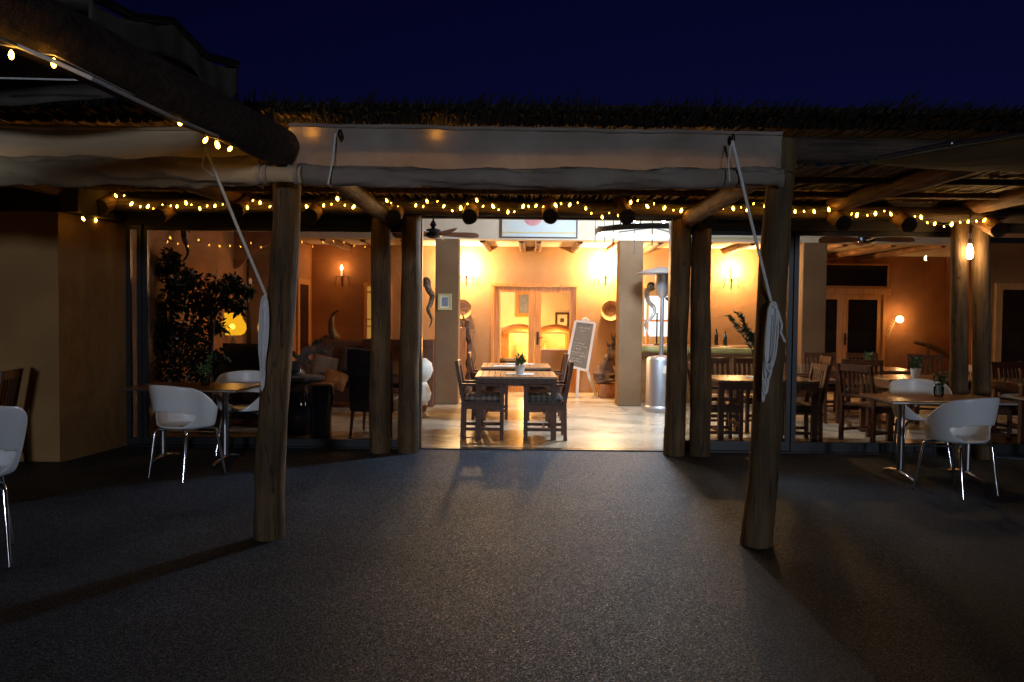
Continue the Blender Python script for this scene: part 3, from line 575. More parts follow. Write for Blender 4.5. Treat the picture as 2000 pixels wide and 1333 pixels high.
rope('white rope hanging in a hank with a loose tail on the right front post', W(1430, 275, 5.14), W(1425, 355, 5.12), W(1506, 590, 5.24), W(1492, 785, 5.22), 0.085,
     [W(1507, 592, 5.2), W(1520, 610, 5.2), W(1527, 635, 5.2), W(1525, 650, 5.2), W(1533, 668, 5.2)])

# ------------------------------------------------------------------ strings of fairy lights
bulb_me = None
def light_string(label, pts, sag=0.03, wire='wire', size=1.0, mt='bulb', wr=0.004):
    global bulb_me
    T = thing('string_lights', label, 'string lights', pts[0], 'strings of warm fairy lights')
    path = []
    for i, p in enumerate(pts):
        path.append(p + Vector((0, 0, 0.028 * size)))
        if i + 1 < len(pts): path.append(p.lerp(pts[i + 1], 0.5) + Vector((0, random.uniform(-.02, .02), 0.028 * size - sag * random.uniform(-0.6, 0.7))))
    m = MB(); m.tube(path, wr, 5); m.build('wire', wire, T)
    if bulb_me is None:
        m = MB(); m.lathe([(0.003, -0.030), (0.010, -0.024), (0.0145, -0.010), (0.0125, 0.006), (0.006, 0.018), (0.003, 0.022)], (0, 0, 0), 12)
        o = m.build('bulb', mt); bulb_me = o.data; bpy.data.objects.remove(o)
    for p in pts:
        o = bpy.data.objects.new('bulb', bulb_me); C.objects.link(o); o.parent = T; o.location = p - pts[0]; o.scale = (size * random.uniform(0.65, 0.95),) * 3
        o.rotation_euler = (random.uniform(-.5, .5), random.uniform(-.6, .6), random.uniform(0, 3))
    return T
row = [(162, 427), (187, 430), (206, 403), (226, 382), (257, 398), (289, 403), (318, 403), (346, 403), (363, 396), (390, 407), (420, 402), (455, 403), (483, 405), (508, 396), (552, 402),
       (599, 404), (632, 401), (659, 388), (691, 404), (722, 400), (755, 392), (778, 407), (812, 401), (834, 393), (867, 403), (900, 406), (931, 391), (963, 403), (992, 414), (1022, 403), (1047, 402),
       (1085, 401), (1113, 400), (1144, 407), (1176, 424), (1209, 419), (1232, 395), (1264, 403), (1298, 406), (1331, 411), (1366, 408), (1397, 405), (1432, 407), (1459, 410), (1494, 403), (1523, 408),
       (1553, 413), (1590, 413), (1619, 409), (1647, 424), (1674, 420), (1710, 417), (1740, 418), (1768, 431), (1799, 424), (1826, 437), (1859, 438), (1891, 433), (1923, 430)]
light_string('long fairy light string below the reeds above the doorway and windows', [W(x, y, 8.50 if 180 < x else 8.0) for x, y in row])
light_string('small dim fairy light string tucked behind the long one below the reeds',
             [W(x0 + (x1 - x0) * 0.5 + random.uniform(-5, 5), (y0 + y1) / 2 + random.uniform(-9, 7), 8.535) for (x0, y0), (x1, y1) in zip(row[3:], row[4:]) if random.random() < 0.8], size=0.5)
light_string('short fairy light string along the thick log at upper left',
             [W(-60, 92, 2.65), W(22, 106, 2.9), W(105, 122, 3.1), W(352, 238, 4.1), W(402, 273, 4.5), W(424, 282, 4.6), W(450, 290, 4.75)], 0.01, 'rope', 0.95, wr=0.003)
m = MB(); m.tube([W(-40, 60, 2.6), W(30, 88, 2.9), W(105, 120, 2.98), W(180, 154, 2.88), W(260, 193, 3.1), W(350, 236, 3.5), W(425, 267, 3.95)], 0.008, 8); o = m.build('rope', 'rope'); o['label'] = 'pale rope stretched along the underside of the thick upper left log'; o['category'] = 'rope'
light_string('fairy light string on the back of the front beam behind the blinds', [Vector((-5.2 + 0.157 * i, 5.56, 2.49 + random.uniform(-.05, .05))) if i not in (24, 25, 30) else Vector((-5.2 + 0.157 * i, 5.305, 2.63)) for i in range(42)], 0.02, size=0.9)

# ------------------------------------------------------------------ shade sail on the right
T = thing('shade_sail', 'olive shade sail stretched from the right front post out to the right', 'shade sail', W(1560, 326, 5.2))
A = W(1690, 318, 5.0); Bn = W(2150, 238, 3.6); Cf = W(2150, 345, 6.2)
def sail(u, v):
    a = A.lerp(Bn, u); c = A.lerp(Cf, u); p = a.lerp(c, v); s = math.sin(PI * v) * math.sin(PI * min(1, u * 1.1)) * 0.05
    return p + Vector((0, 0, -s + 0.004 * math.sin(v * 40) * u))
m = MB(); m.grid(sail, 30, 20); m.build('sail_cloth', 'sail', T, solid=0.004)
m = MB(); m.tube([W(1716, 309, 4.97), W(1852, 281, 4.5)], 0.012, 10); m.tube([W(1862, 281, 4.48), W(2150, 238, 3.58)], 0.009, 8); m.ball(W(1857, 281, 4.48), 0.02, 10, 6); m.build('edge_pole', 'alu', T)
m = MB(); pts = [W(x, y, 5.15 - (x - 1556) * 0.0013) for x, y in ((1556, 325), (1572, 326), (1590, 324), (1615, 323), (1640, 322), (1664, 320), (1690, 316), (1716, 309))]; m.tube(pts, 0.004, 6); m.build('tension_cable', 'alu', T)
for i in (2, 4):
    p, q = pts[i], pts[i + 1]; m = MB(); m.tube([p, p.lerp(q, .2), p.lerp(q, .8), q], [0.005, 0.012, 0.012, 0.005], 8); m.build('turnbuckle', 'chrome', T)
m = MB(); m.tube([W(1686, 313, 5.0), W(1692, 324, 5.0)], 0.012, 8); m.build('shackle', 'chrome', T)

# ------------------------------------------------------------------ tub chairs
def tub_chair():
    T = thing('tub_chair', '-', 'chair', (0, 0, 0), 'white tub chairs on the terrace')
    NT, NR = 112, 16                                  # angle 0 = back (+y)
    def rim(th):
        a = abs(th)
        if a < R(45): return 0.845 - 0.02 * (a / R(45)) ** 2
        if a < R(125):
            t = (a - R(45)) / R(80); return 0.825 + (0.635 - 0.825) * (t * t * (3 - 2 * t))
        t = (a - R(125)) / R(55); return 0.635 + (0.475 - 0.635) * (t * t * (3 - 2 * t)) ** 0.8
    vs = []; fs = []
    zs = [0, .035, .07, .105, .14, .175, .21, .245, .28, .315, .35, .385, .42, .5, .62, .75, .88, 1.0]
    for i in range(NT):
        th = -PI + 2 * PI * i / NT
        for r in (0.05, 0.12, 0.18): vs.append((math.sin(th) * r * 1.05, math.cos(th) * r, 0.440 + r * 0.08))
        h = rim(th)
        for k, t in enumerate(zs):
            z = 0.462 + (h - 0.462) * t; rr = 0.215 + 0.075 * min(1, (z - 0.462) / 0.36) ** 0.6
            front = max(0, -math.cos(th)); rr += 0.02 * front * (1 - t)
            vs.append((math.sin(th) * rr * 1.06, math.cos(th) * rr * (0.93 if math.cos(th) < 0 else 1.0), z))
    K = 3 + len(zs)
    for i in range(NT):
        j = (i + 1) % NT; thm = -PI + 2 * PI * (i + 0.5) / NT
        for k in range(K - 1):
            kk = k - 3 + 0.5
            q = abs(thm) / R(64)
            if kk > 0.9 and q < 1 and kk < 11.4 - 2.0 * q ** 2 and kk > 0.9 + 8.5 * q ** 5 and kk < 12: continue        # the open slot low in the back
            fs.append((i * K + k, j * K + k, j * K + k + 1, i * K + k + 1))
    fs.append(tuple(i * K for i in range(NT)))
    m = MB(); m.add(vs, fs); m.build('shell', 'shell', T, ang=180, solid=0.013, subsurf=1)
    for sx in (-1, 1):
        for sy in (-1, 1):
            m = MB(); m.tube([(sx * 0.10, sy * 0.10, 0.432), (sx * 0.165, sy * 0.165, 0.428), (sx * 0.178, sy * 0.178, 0.415), (sx * 0.182, sy * 0.183, 0.39), (sx * (0.192 if sy > 0 else 0.21), sy * 0.205, 0.19), (sx * (0.20 if sy > 0 else 0.235), sy * 0.235, 0.004)], [0.011, 0.012, 0.0135, 0.0145, 0.013, 0.009], 12)
            lg = m.build('leg', 'chrome', T, ang=60)
            m = MB(); m.tube([(sx * (0.20 if sy > 0 else 0.235), sy * 0.235, 0.0), (sx * (0.20 if sy > 0 else 0.235), sy * 0.235, 0.012)], 0.012, 10); m.build('foot_cap', 'iron', lg)
    return T
tc = tub_chair(); used = []
place(tc, used, -2.90, 7.34, R(180 - 24), 'white tub chair with its back to us before the table by the left wall')
place(tc, used, -2.80, 8.62, R(8), 'white tub chair behind the left terrace table beside the potted tree')
place(tc, used, -3.20, 4.78, R(180 + 34), 'white tub chair cut by the left edge, nearest the viewer').scale = (1.13, 1.13, 1.13)
place(tc, used, 4.20, 8.45, R(-12), 'white tub chair behind the right terrace table, facing the terrace')
place(tc, used, 3.80, 7.0, R(180 + 22), 'white tub chair with its back to us at the right terrace table')

# terrace tables
def patio_table(w=1.10, dpt=0.70):
    T = thing('terrace_table', '-', 'table', (0, 0, 0), 'terrace tables on aluminium legs')
    m = MB(); m.box(-w / 2, w / 2, -dpt / 2, dpt / 2, 0.722, 0.75); m.build('table_top', 'patio_top', T, smooth=False, bevel=0.006)
    m = MB(); m.box(-w / 2 - 0.002, w / 2 + 0.002, -dpt / 2 - 0.002, dpt / 2 + 0.002, 0.728, 0.740); m.build('metal_edge', 'alu', T, smooth=False)
    for s in (-1, 1):
        x = s * (w / 2 - 0.24); m = MB(); m.tube([(x, 0, 0.06), (x, 0, 0.715)], 0.03, 16); m.tube([(x, -0.27, 0.708), (x, 0.27, 0.708)], 0.014, 8); lg = m.build('leg', 'alu', T)
        m = MB(); m.tube([(x, -0.31, 0.018), (x, -0.2, 0.04), (x, 0, 0.062), (x, 0.2, 0.04), (x, 0.31, 0.018)], [0.018, 0.022, 0.028, 0.022, 0.018], 12); m.build('foot', 'chrome', lg)
    m = MB(); m.tube([(-w / 2 + 0.24, 0, 0.30), (w / 2 - 0.24, 0, 0.30)], 0.011, 8); m.build('cross_bar', 'alu', T)
    return T
tp = patio_table(); u2 = []
place(tp, u2, -3.10, 8.05, R(-3), 'brown topped terrace table between two white chairs by the left plaster wall')
place(tp, u2, 3.92, 7.62, R(0), 'brown topped terrace table between two white chairs before the right window')
place(tp, u2, 5.35, 7.55, R(2), 'brown topped terrace table cut by the right edge')

# ------------------------------------------------------------------ dining furniture
def dining_chair(arms, cush, label='-'):
    T = thing('dining_chair', label, 'chair', (0, 0, 0), 'dark wooden dining chairs')
    w, dp = 0.46, 0.46
    for sx in (-1, 1):
        m = MB(); m.box(sx * (w / 2) - 0.021, sx * (w / 2) + 0.021, -dp / 2 - 0.02, -dp / 2 + 0.022, 0.012, 0.64 if arms else 0.43); m.build('leg', 'dining', T, smooth=False)
        m = MB(); m.bar((sx * w / 2, dp / 2, 0.012), (sx * w / 2, dp / 2 - 0.01, 0.46), 0.042, 0.042, (0, 1, 0)); m.bar((sx * w / 2, dp / 2 - 0.01, 0.455), (sx * w / 2, dp / 2 + 0.075, 0.93), 0.040, 0.040, (0, 1, 0)); m.build('leg', 'dining', T, smooth=False)
        m = MB(); m.box(sx * w / 2 - 0.012, sx * w / 2 + 0.012, -dp / 2 + 0.02, dp / 2 - 0.02, 0.12, 0.155); m.build('stretcher', 'dining', T, smooth=False)
        if arms:
            m = MB(); m.box(sx * w / 2 - 0.03, sx * w / 2 + 0.03, -dp / 2 - 0.04, dp / 2 + 0.03, 0.64, 0.668); m.build('armrest', 'dining', T, smooth=False, bevel=0.006)
    m = MB(); m.box(-w / 2 + 0.02, w / 2 - 0.02, -0.03, 0.0, 0.12, 0.15); m.box(-w / 2 + 0.02, w / 2 - 0.02, -dp / 2 - 0.01, -dp / 2 + 0.012, 0.20, 0.24); m.build('stretcher', 'dining', T, smooth=False)
    m = MB(); m.box(-w / 2 + 0.019, w / 2 - 0.019, -dp / 2 - 0.025, dp / 2, 0.43, 0.455)
    for s in (-1, 1): m.box(s * (w / 2) - 0.012, s * (w / 2) + 0.012, -dp / 2 + 0.02, dp / 2 - 0.02, 0.37, 0.43)
    m.box(-w / 2 + 0.02, w / 2 - 0.02, -dp / 2 - 0.012, -dp / 2 + 0.012, 0.37, 0.43); m.build('seat', 'dining', T, smooth=False)
    m = MB()
    m.box(-w / 2 + 0.018, w / 2 - 0.018, dp / 2 + 0.052, dp / 2 + 0.078, 0.85, 0.925); m.box(-w / 2 + 0.018, w / 2 - 0.018, dp / 2 + 0.005, dp / 2 + 0.028, 0.54, 0.575)
    for i in range(6):
        x = -w / 2 + 0.066 + i * (w - 0.132) / 5; m.bar((x, dp / 2 + 0.017, 0.57), (x, dp / 2 + 0.064, 0.855), 0.034, 0.012, (0, 1, 0))
    m.build('backrest', 'dining', T, smooth=False)
    if cush:
        m = MB(); m.cushion((0, -0.01, 0.492), w - 0.015, dp - 0.01, 0.085, 10, p=8); m.build('seat_cushion', cush, T, ang=80)
    return T
ca = dining_chair(True, 'plaid'); uA = []
cb = dining_chair(True, None); uB = []
cc = dining_chair(False, 'cushion_pale'); uC = []
GA = 'dark wooden dining chairs'
place(ca, uA, -0.34, 9.80, R(90), 'plaid cushioned wooden armchair at the left of the front slatted table')
place(ca, uA, 0.40, 9.80, R(-90), 'plaid cushioned wooden armchair at the right of the front slatted table')
place(ca, uA, -0.30, 11.62, R(90), 'plaid cushioned wooden armchair at the left of the second slatted table')
place(ca, uA, 0.46, 11.62, R(-90), 'plaid cushioned wooden armchair at the right of the second slatted table')
place(cb, uB, 2.42, 9.72, R(90), 'bare wooden armchair at the left of the bright table behind glass')
place(cb, uB, 3.34, 9.72, R(-90), 'bare wooden armchair at the right of the bright table behind glass')
place(cb, uB, 2.62, 10.62, R(0), 'bare wooden armchair behind the bright table, facing the glass')
place(cb, uB, 3.20, 10.66, R(4), 'bare wooden armchair behind the tall flowers, facing the glass')
place(cb, uB, 4.12, 11.60, R(-95), 'bare wooden chair half hidden between the right post and plaster column')
place(cb, uB, 4.28, 9.80, R(116), 'bare wooden chair turned away beside the left end of the right terrace table')
place(cc, uC, 4.70, 11.10, R(160), 'pale cushioned wooden chair pulled up to the far table by the dark doors')
place(cc, uC, 4.75, 12.45, R(0), 'wooden chair behind the far table, nearest the dark doors')
place(cc, uC, 5.45, 12.50, R(5), 'wooden chair behind the far table, second from the dark doors')
place(cc, uC, 6.15, 12.20, R(-20), 'wooden chair behind the far table, below the round wall lamp')
place(cc, uC, 6.45, 10.35, R(15), 'wooden chair seen through the last window pane at the right edge')
place(cc, uC, 5.75, 9.75, R(80), 'wooden chair under the table in the last window pane')
place(cc, uC, -4.84, 7.42, R(-78), 'wooden chair against the left plaster wall, cut by the left edge')

def dining_table(w, dpt, top, slats):
    T = thing('dining_table', '-', 'table', (0, 0, 0), 'wooden dining tables')
    m = MB()
    if slats:
        n = 13; sw = w / n
        for i in range(n): m.box(-w / 2 + i * sw + 0.002, -w / 2 + (i + 1) * sw - 0.004, -dpt / 2 + 0.05, dpt / 2 - 0.05, 0.728, 0.75)
        m.box(-w / 2, w / 2, -dpt / 2, -dpt / 2 + 0.048, 0.726, 0.7505); m.box(-w / 2, w / 2, dpt / 2 - 0.048, dpt / 2, 0.726, 0.7505)
    else: m.box(-w / 2, w / 2, -dpt / 2, dpt / 2, 0.722, 0.75)
    m.build('table_top', top, T, smooth=False, bevel=0.003)
    m = MB()
    for s in (-1, 1):
        m.box(-w / 2 + 0.06, w / 2 - 0.06, s * (dpt / 2 - 0.04) - 0.012, s * (dpt / 2 - 0.04) + 0.012, 0.64, 0.725)
        m.box(s * (w / 2 - 0.04) - 0.012, s * (w / 2 - 0.04) + 0.012, -dpt / 2 + 0.06, dpt / 2 - 0.06, 0.64, 0.725)
    m.build('apron', 'dining', T, smooth=False)
    for sx in (-1, 1):
        for sy in (-1, 1):
            x = sx * (w / 2 - 0.04); y = sy * (dpt / 2 - 0.04); m = MB(); m.box(x - 0.032, x + 0.032, y - 0.032, y + 0.032, 0.012, 0.726); m.build('leg', 'dining', T, smooth=False)
    return T
dt = dining_table(0.96, 0.94, 'table_slat', True); ud = []
place(dt, ud, 0.055, 10.05, 0, 'slatted wooden table standing just inside the open doorway')
place(dt, ud, 0.06, 11.70, 0, 'second slatted wooden table behind the one in the doorway')
dt2 = dining_table(1.15, 0.85, 'table_poly', False); ud2 = []
place(dt2, ud2, 2.93, 9.80, 0, 'polished wooden table with tall flowers behind the right front post')
place(dt2, ud2, 5.05, 11.75, 0, 'wooden table with one small pot before the dark glazed doors')
place(dt2, ud2, 5.05, 10.20, 0, 'wooden table behind glass just beyond the right terrace table')
place(dt2, ud2, 6.35, 9.75, 0, 'wooden table seen through the last window pane')

# placemats on the slatted tables
def flat(name, label, cat, x, y, w, d, z=0.7515, h=0.004, mt='mat', rz=0.0, group=None):
    m = MB(); m.box(-w / 2, w / 2, -d / 2, d / 2, 0, h); o = m.build(name, mt, smooth=False); o.location = (x, y, z); o.rotation_euler = (0, 0, rz); o['label'] = label; o['category'] = cat
    if group: o['group'] = group
    return o
GP = 'pale placemats on the tables'
flat('placemat', 'pale round-cornered placemat beneath the succulent on the front table', 'placemat', 0.10, 9.98, 0.34, 0.30, group=GP)
flat('placemat', 'pale placemat at the left of the second slatted table', 'placemat', -0.08, 11.45, 0.36, 0.28, rz=0.1, group=GP)
flat('placemat', 'pale placemat at the far end of the second slatted table', 'placemat', 0.12, 11.95, 0.40, 0.28, group=GP)
flat('menu_card', 'pale menu card lying on the polished table by the tall flowers', 'menu', 2.95, 9.85, 0.22, 0.3, rz=0.3)

# pots with small plants
def small_pot(label, x, y, s=1.0, z=0.7515, kind=0, grp='white pots with succulents on the tables'):
    T = thing('potted_succulent', label, 'potted plant', (x, y, z), grp)
    m = MB(); m.lathe([(0.036 * s, 0), (0.052 * s, 0.085 * s), (0.054 * s, 0.09 * s), (0.048 * s, 0.088 * s), (0.044 * s, 0.075 * s)], (x, y, z), 20); m.build('pot', 'pot', T)
    m = MB()
    for i in range(70):
        a = random.uniform(0, 2 * PI); e = random.uniform(0.2, 1.5); h = random.uniform(0.0, 0.10) * s
        d = Vector((math.cos(a) * math.cos(e), math.sin(a) * math.cos(e), math.sin(e)))
        m.leaf(Vector((x, y, z + 0.08 * s)) + Vector((math.cos(a) * 0.02 * s, math.sin(a) * 0.02 * s, h)), d, random.uniform(0.035, 0.07) * s, 0.5)
    m.build('foliage', 'leaf', T); return T
pp = W(1015, 732, 10.0)
small_pot('white pot with succulent standing on the front slatted table', 0.10, 9.95, 1.2)
small_pot('white pot with succulent on the far table by the dark doors', WX(1700, 11.6), 11.6, 1.15)
small_pot('white pot with succulent beyond the white chair at right', WX(1788, 10.15), 10.1, 1.2)

def jar_plant(label, x, y, z=0.7515):
    T = thing('herb_jar', label, 'herb jar', (x, y, z), 'glass jars of herbs on terrace tables')
    m = MB(); m.lathe([(0.04, 0), (0.045, 0.02), (0.045, 0.085), (0.034, 0.10), (0.034, 0.115), (0.031, 0.115), (0.031, 0.10), (0.042, 0.083), (0.042, 0.022), (0.036, 0.006)], (x, y, z), 20); m.build('jar', 'jar', T)
    m = MB()
    for i in range(9):
        a = random.uniform(0, 6.28); tip = Vector((x + math.cos(a) * random.uniform(.02, .09), y + math.sin(a) * random.uniform(.02, .09), z + random.uniform(0.17, 0.30)))
        b0 = Vector((x + math.cos(a) * .015, y + math.sin(a) * .015, z + 0.02)); m.tube([b0, b0.lerp(tip, .5) + Vector((0, 0, .02)), tip], 0.0018, 4)
        for k in range(16):
            t = random.uniform(0.45, 1); p = b0.lerp(tip, t); m.leaf(p, (random.uniform(-1, 1), random.uniform(-1, 1), random.uniform(-.2, 1)), random.uniform(0.02, 0.045), 0.5)
    m.build('herb_stems', 'leaf', T); return T
jar_plant('glass jar of green herbs on the left terrace table', WX(403, 8.1), 8.08)
jar_plant('glass jar of green herbs on the right terrace table', WX(1838, 7.75), 7.75)

# tall flowers on the polished table
T = thing('flower_vase', 'tall green stems with pale and pink blossom on the polished table', 'flowers', (3.0, 9.75, 0.7515))
c = Vector((2.98, 9.78, 0.7515)); m = MB(); m.lathe([(0.05, 0), (0.065, 0.05), (0.06, 0.16), (0.04, 0.22), (0.045, 0.24), (0.038, 0.235)], c, 20); m.build('vase', 'glaze', T)
m = MB(); fl = MB(); pk = MB()
for (px, py) in ((1422, 618), (1440, 612), (1465, 650), (1452, 640), (1535, 650), (1520, 690), (1545, 700), (1478, 668)):
    tip = W(px, py, 9.75 + random.uniform(-.1, .1)); pts = [c + Vector((0, 0, 0.05)), c.lerp(tip, 0.4) + Vector((0.02, 0, 0.08)), c.lerp(tip, 0.75) + Vector((0.02, 0, 0.03)), tip]; m.tube(pts, [0.004, 0.004, 0.003, 0.002], 5)
    for k in range(150):
        t = random.uniform(0.15, 1); j = min(2, int(t * 3)); p = pts[j].lerp(pts[j + 1], t * 3 - j); m.leaf(p, (random.uniform(-1, 1), random.uniform(-1, 1), random.uniform(0, 1.2)), random.uniform(0.035, 0.075), 0.35)
for px, py in ((1436, 640), (1440, 647), (1433, 636)):
    fl.ball(W(px, py, 9.7), 0.014, 8, 5)
for px, py in ((1536, 715), (1541, 720), (1533, 722)): pk.ball(W(px, py, 9.7), 0.02, 8, 5)
m.build('stems', 'leaf', T); fl.build('white_blossom', 'petal', T); pk.build('pink_blossom', 'flower', T)

# ------------------------------------------------------------------ lamps
def sconce(label, x, y, z, watt, tall=0.16, s=1.0):
    T = thing('wall_sconce', label, 'wall lamp', (x, y, z - 0.2), 'iron candle sconces on the plaster walls')
    m = MB(); m.tube([(x - 0.12 * s, y - 0.02, z - 0.16), (x - 0.12 * s, y - 0.13, z - 0.16), (x + 0.12 * s, y - 0.13, z - 0.16), (x + 0.12 * s, y - 0.02, z - 0.16)], 0.006, 6); m.tube([(x, y - 0.01, z - 0.16), (x, y - 0.13, z - 0.16)], 0.006, 6); m.tube([(x, y - 0.08, z - 0.16), (x, y - 0.03, z - 0.30), (x, y - 0.005, z - 0.34)], 0.008, 6)
    for sx in (-1, 1): m.tube([(x + sx * 0.1 * s, y - 0.02, z - 0.165), (x + sx * 0.14 * s, y - 0.01, z - 0.33)], 0.005, 5)
    m.build('bracket', 'iron', T)
    m = MB(); m.tube([(x, y - 0.08, z - 0.15), (x, y - 0.08, z - 0.04)], 0.02, 12); m.build('candle', 'bone', T)
    m = MB(); m.lathe([(0.004, -0.05), (0.02, -0.03), (0.024, 0), (0.014, 0.035), (0.003, 0.06)], (x, y - 0.08, z), 12); m.build('bulb', 'flame', T)
    lamp(T, (x, y - 0.24, z), watt, WARM, 0.05); return T
sconce('iron wall sconce glowing left of the french doors, by the column', WX(911, 15.4, 520), 15.4, W(911, 522, 15.4).z, 235)
sconce('iron wall sconce glowing between the french doors and right column', WX(1183, 15.4, 520), 15.4, W(1183, 522, 15.4).z, 290)
sconce('iron wall sconce glowing above the counter behind the tall flowers', WX(1430, 15.35, 520), 15.4, W(1430, 528, 15.4).z, 320)
sconce('dim iron sconce on the dark lounge wall', WX(669, 15.4, 520), 15.4, W(669, 524, 15.4).z, 13)
# round wall lamp in the dining room
p = W(1752, 624, 16.9); T = thing('globe_lamp', 'small round glowing lamp with wire ornament on the far dining wall', 'wall lamp', p)
m = MB(); m.ball(p + Vector((0, -0.12, 0)), 0.075, 18, 12); m.build('globe', 'globe', T)
m = MB(); m.tube([p, p + Vector((0, -0.06, -0.02)), p + Vector((0, -0.12, -0.075))], 0.01, 8)
for i in range(8):
    q = p + Vector((-0.08 - 0.025 * i, -0.06, 0.12 - 0.06 * i)); m.tube([q, q + Vector((0.05, -0.03, -0.05)), q + Vector((0.02, -0.03, -0.12))], 0.007, 5)
m.build('bracket', 'gold', T); lamp(T, p + Vector((0, -0.25, 0)), 24, WARM, 0.08)
# bare lamp between the right pair of posts
p = W(1894, 490, 8.58); T = thing('pendant_bulb', 'bright bare lamp showing between the two right rear posts', 'lamp', p)
m = MB(); m.lathe([(0.008, -0.09), (0.03, -0.07), (0.036, -0.02), (0.03, 0.02), (0.012, 0.07)], p, 16); m.build('bulb', 'flame', T)
m = MB(); m.tube([p + Vector((0, 0, 0.07)), p + Vector((0, 0, 0.12))], 0.015, 10); m.tube([p + Vector((0, 0, 0.12)), Vector((p.x, p.y, 2.60))], 0.004, 5); m.build('cord', 'iron', T)
lamp(T, p + Vector((0, -0.06, -0.02)), 9, WARM, 0.03)

# chandelier hoop
cx, cy = 1.85, 11.0; T = thing('hoop_chandelier', 'black iron hoop chandelier with hanging rods and cool lamps', 'chandelier', (cx, cy, 2.58))
m = MB(); m.lathe([(0.745, 0), (0.75, 0.0), (0.75, 0.07), (0.745, 0.07)], (cx, cy, 2.55), 72); m.f = m.f[:-2]; m.build('hoop', 'iron', T)
m = MB(); m.lathe([(0.735, 0.002), (0.744, 0.002), (0.744, 0.068), (0.735, 0.068), (0.735, 0.002)], (cx, cy, 2.55), 72); m.f = m.f[:-2]; m.build('hoop_lit_inside', 'hoop_lamplight', T)  # liner added to carry the painted lamplight inside the hoop
for i in range(9):
    a = 2 * PI * i / 9 + 0.35; x = cx + 0.76 * math.cos(a); y = cy + 0.76 * math.sin(a)
    m = MB(); m.tube([(x, y, 2.34), (x, y, 2.36), (x, y, 3.02)], [0.010, 0.006, 0.006], 6); m.build('rod', 'iron', T)
for i in range(6):
    a = 2 * PI * i / 6; x = cx + 0.42 * math.cos(a); y = cy + 0.42 * math.sin(a)
    m = MB(); m.tube([(x, y, 2.66), (x, y, 2.74)], 0.012, 8); m.build('socket', 'iron', T); m = MB(); m.ball((x, y, 2.77), 0.03, 12, 8); m.build('bulb', 'cool', T)
m = MB()
for i in range(3): a = PI * i / 3; m.bar((cx - 0.73 * math.cos(a), cy - 0.73 * math.sin(a), 2.645 - 0.004 * i), (cx + 0.73 * math.cos(a), cy + 0.73 * math.sin(a), 2.645 - 0.004 * i), 0.02, 0.012)
m.build('spokes', 'iron', T)
lamp(T, (cx, cy - 0.05, 2.82), 560, (0.60, 0.79, 1.0), 0.22)

# ceiling fans
def fan(label, x, y, z, rz, blades=4):
    T = thing('ceiling_fan', label, 'ceiling fan', (x, y, z), 'ceiling fans in the front room')
    m = MB(); m.lathe([(0.03, 0.06), (0.09, 0.04), (0.11, 0.0), (0.10, -0.05), (0.05, -0.07), (0.01, -0.075)], (x, y, z), 24); m.tube([(x, y, z + 0.05), (x, y, 3.02)], 0.012, 8); m.lathe([(0.02, 0.06), (0.045, 0.10), (0.02, 0.15)], (x, y, z), 16); m.build('motor', 'fan_body', T)
    for i in range(blades):
        a = rz + 2 * PI * i / blades; d = Vector((math.cos(a), math.sin(a), 0)); n = Vector((-d.y, d.x, 0)); c = Vector((x, y, z - 0.02))
        pr = [(0.10, 0.03), (0.18, 0.045), (0.35, 0.065), (0.50, 0.07), (0.58, 0.055), (0.60, 0.02)]
        vs = []
        for r, w in pr:
            for s in (-1, 1):
                for h in (0, 0.008): vs.append(c + d * r + n * w * s + Vector((0, 0, h + s * w * 0.55)))
        fs = []
        for k in range(len(pr) - 1):
            o = k * 4; fs += [(o, o + 4, o + 6, o + 2), (o + 1, o + 3, o + 7, o + 5), (o, o + 1, o + 5, o + 4), (o + 2, o + 6, o + 7, o + 3)]
        o = (len(pr) - 1) * 4; fs += [(0, 2, 3, 1), (o, o + 1, o + 3, o + 2)]
        m = MB(); m.add(vs, fs); m.build('blade', 'fan_blade', T, smooth=False)
    return T
p = W(846, 455, 10.7); fan('dark ceiling fan with brown blades beside the left door jamb', p.x, p.y, p.z, R(14), 5)
p = W(1692, 466, 10.9); fan('dark ceiling fan seen through the right window', p.x, p.y, p.z, R(-8), 4)

# ------------------------------------------------------------------ wall decorations
def picture(name, label, c, w, h, fw, fm, im, facing_y=True, cat='picture', mount=None):
    T = thing(name, label, cat, c); x, y, z = c; m = MB(); d = 0.03
    m.box(x - w / 2, x - w / 2 + fw, y - d, y, z - h / 2, z + h / 2); m.box(x + w / 2 - fw, x + w / 2, y - d, y, z - h / 2, z + h / 2)
    m.box(x - w / 2 + fw, x + w / 2 - fw, y - d, y, z - h / 2, z - h / 2 + fw); m.box(x - w / 2 + fw, x + w / 2 - fw, y - d, y, z + h / 2 - fw, z + h / 2); m.build('frame', fm, T, smooth=False)
    m = MB(); m.box(x - w / 2 + fw, x + w / 2 - fw, y - d * 0.5, y - 0.001, z - h / 2 + fw, z + h / 2 - fw); m.build('picture_print', im, T, smooth=False)
    if mount:
        m = MB(); m.box(x - mount[0] / 2, x + mount[0] / 2, y - d * 0.5 - 0.003, y - d * 0.5 - 0.0005, z - mount[1] / 2, z + mount[1] / 2); m.build('inner_image', mount[2], T, smooth=False)
    return T
p = W(869, 590, 13.19); picture('framed_notice', 'small gilt framed print hung on the left column', (p.x, 13.20, p.z), 0.22, 0.26, 0.03, 'gold', 'paper', mount=(0.10, 0.14, 'bluegrey'))
p = W(1098, 626, 18.79); picture('framed_picture', 'small dark framed print on the parlour wall seen through the right door leaf', (p.x, 18.79, p.z), 0.32, 0.36, 0.05, 'picture_wood', 'paper', mount=(0.09, 0.09, 'ink'))
p = W(1030, 594, 18.79); T = picture('framed_picture', 'wooden framed blue grey picture behind the meeting stiles of the french doors', (p.x, 18.79, p.z), 0.56, 0.58, 0.08, 'door', 'bluegrey')
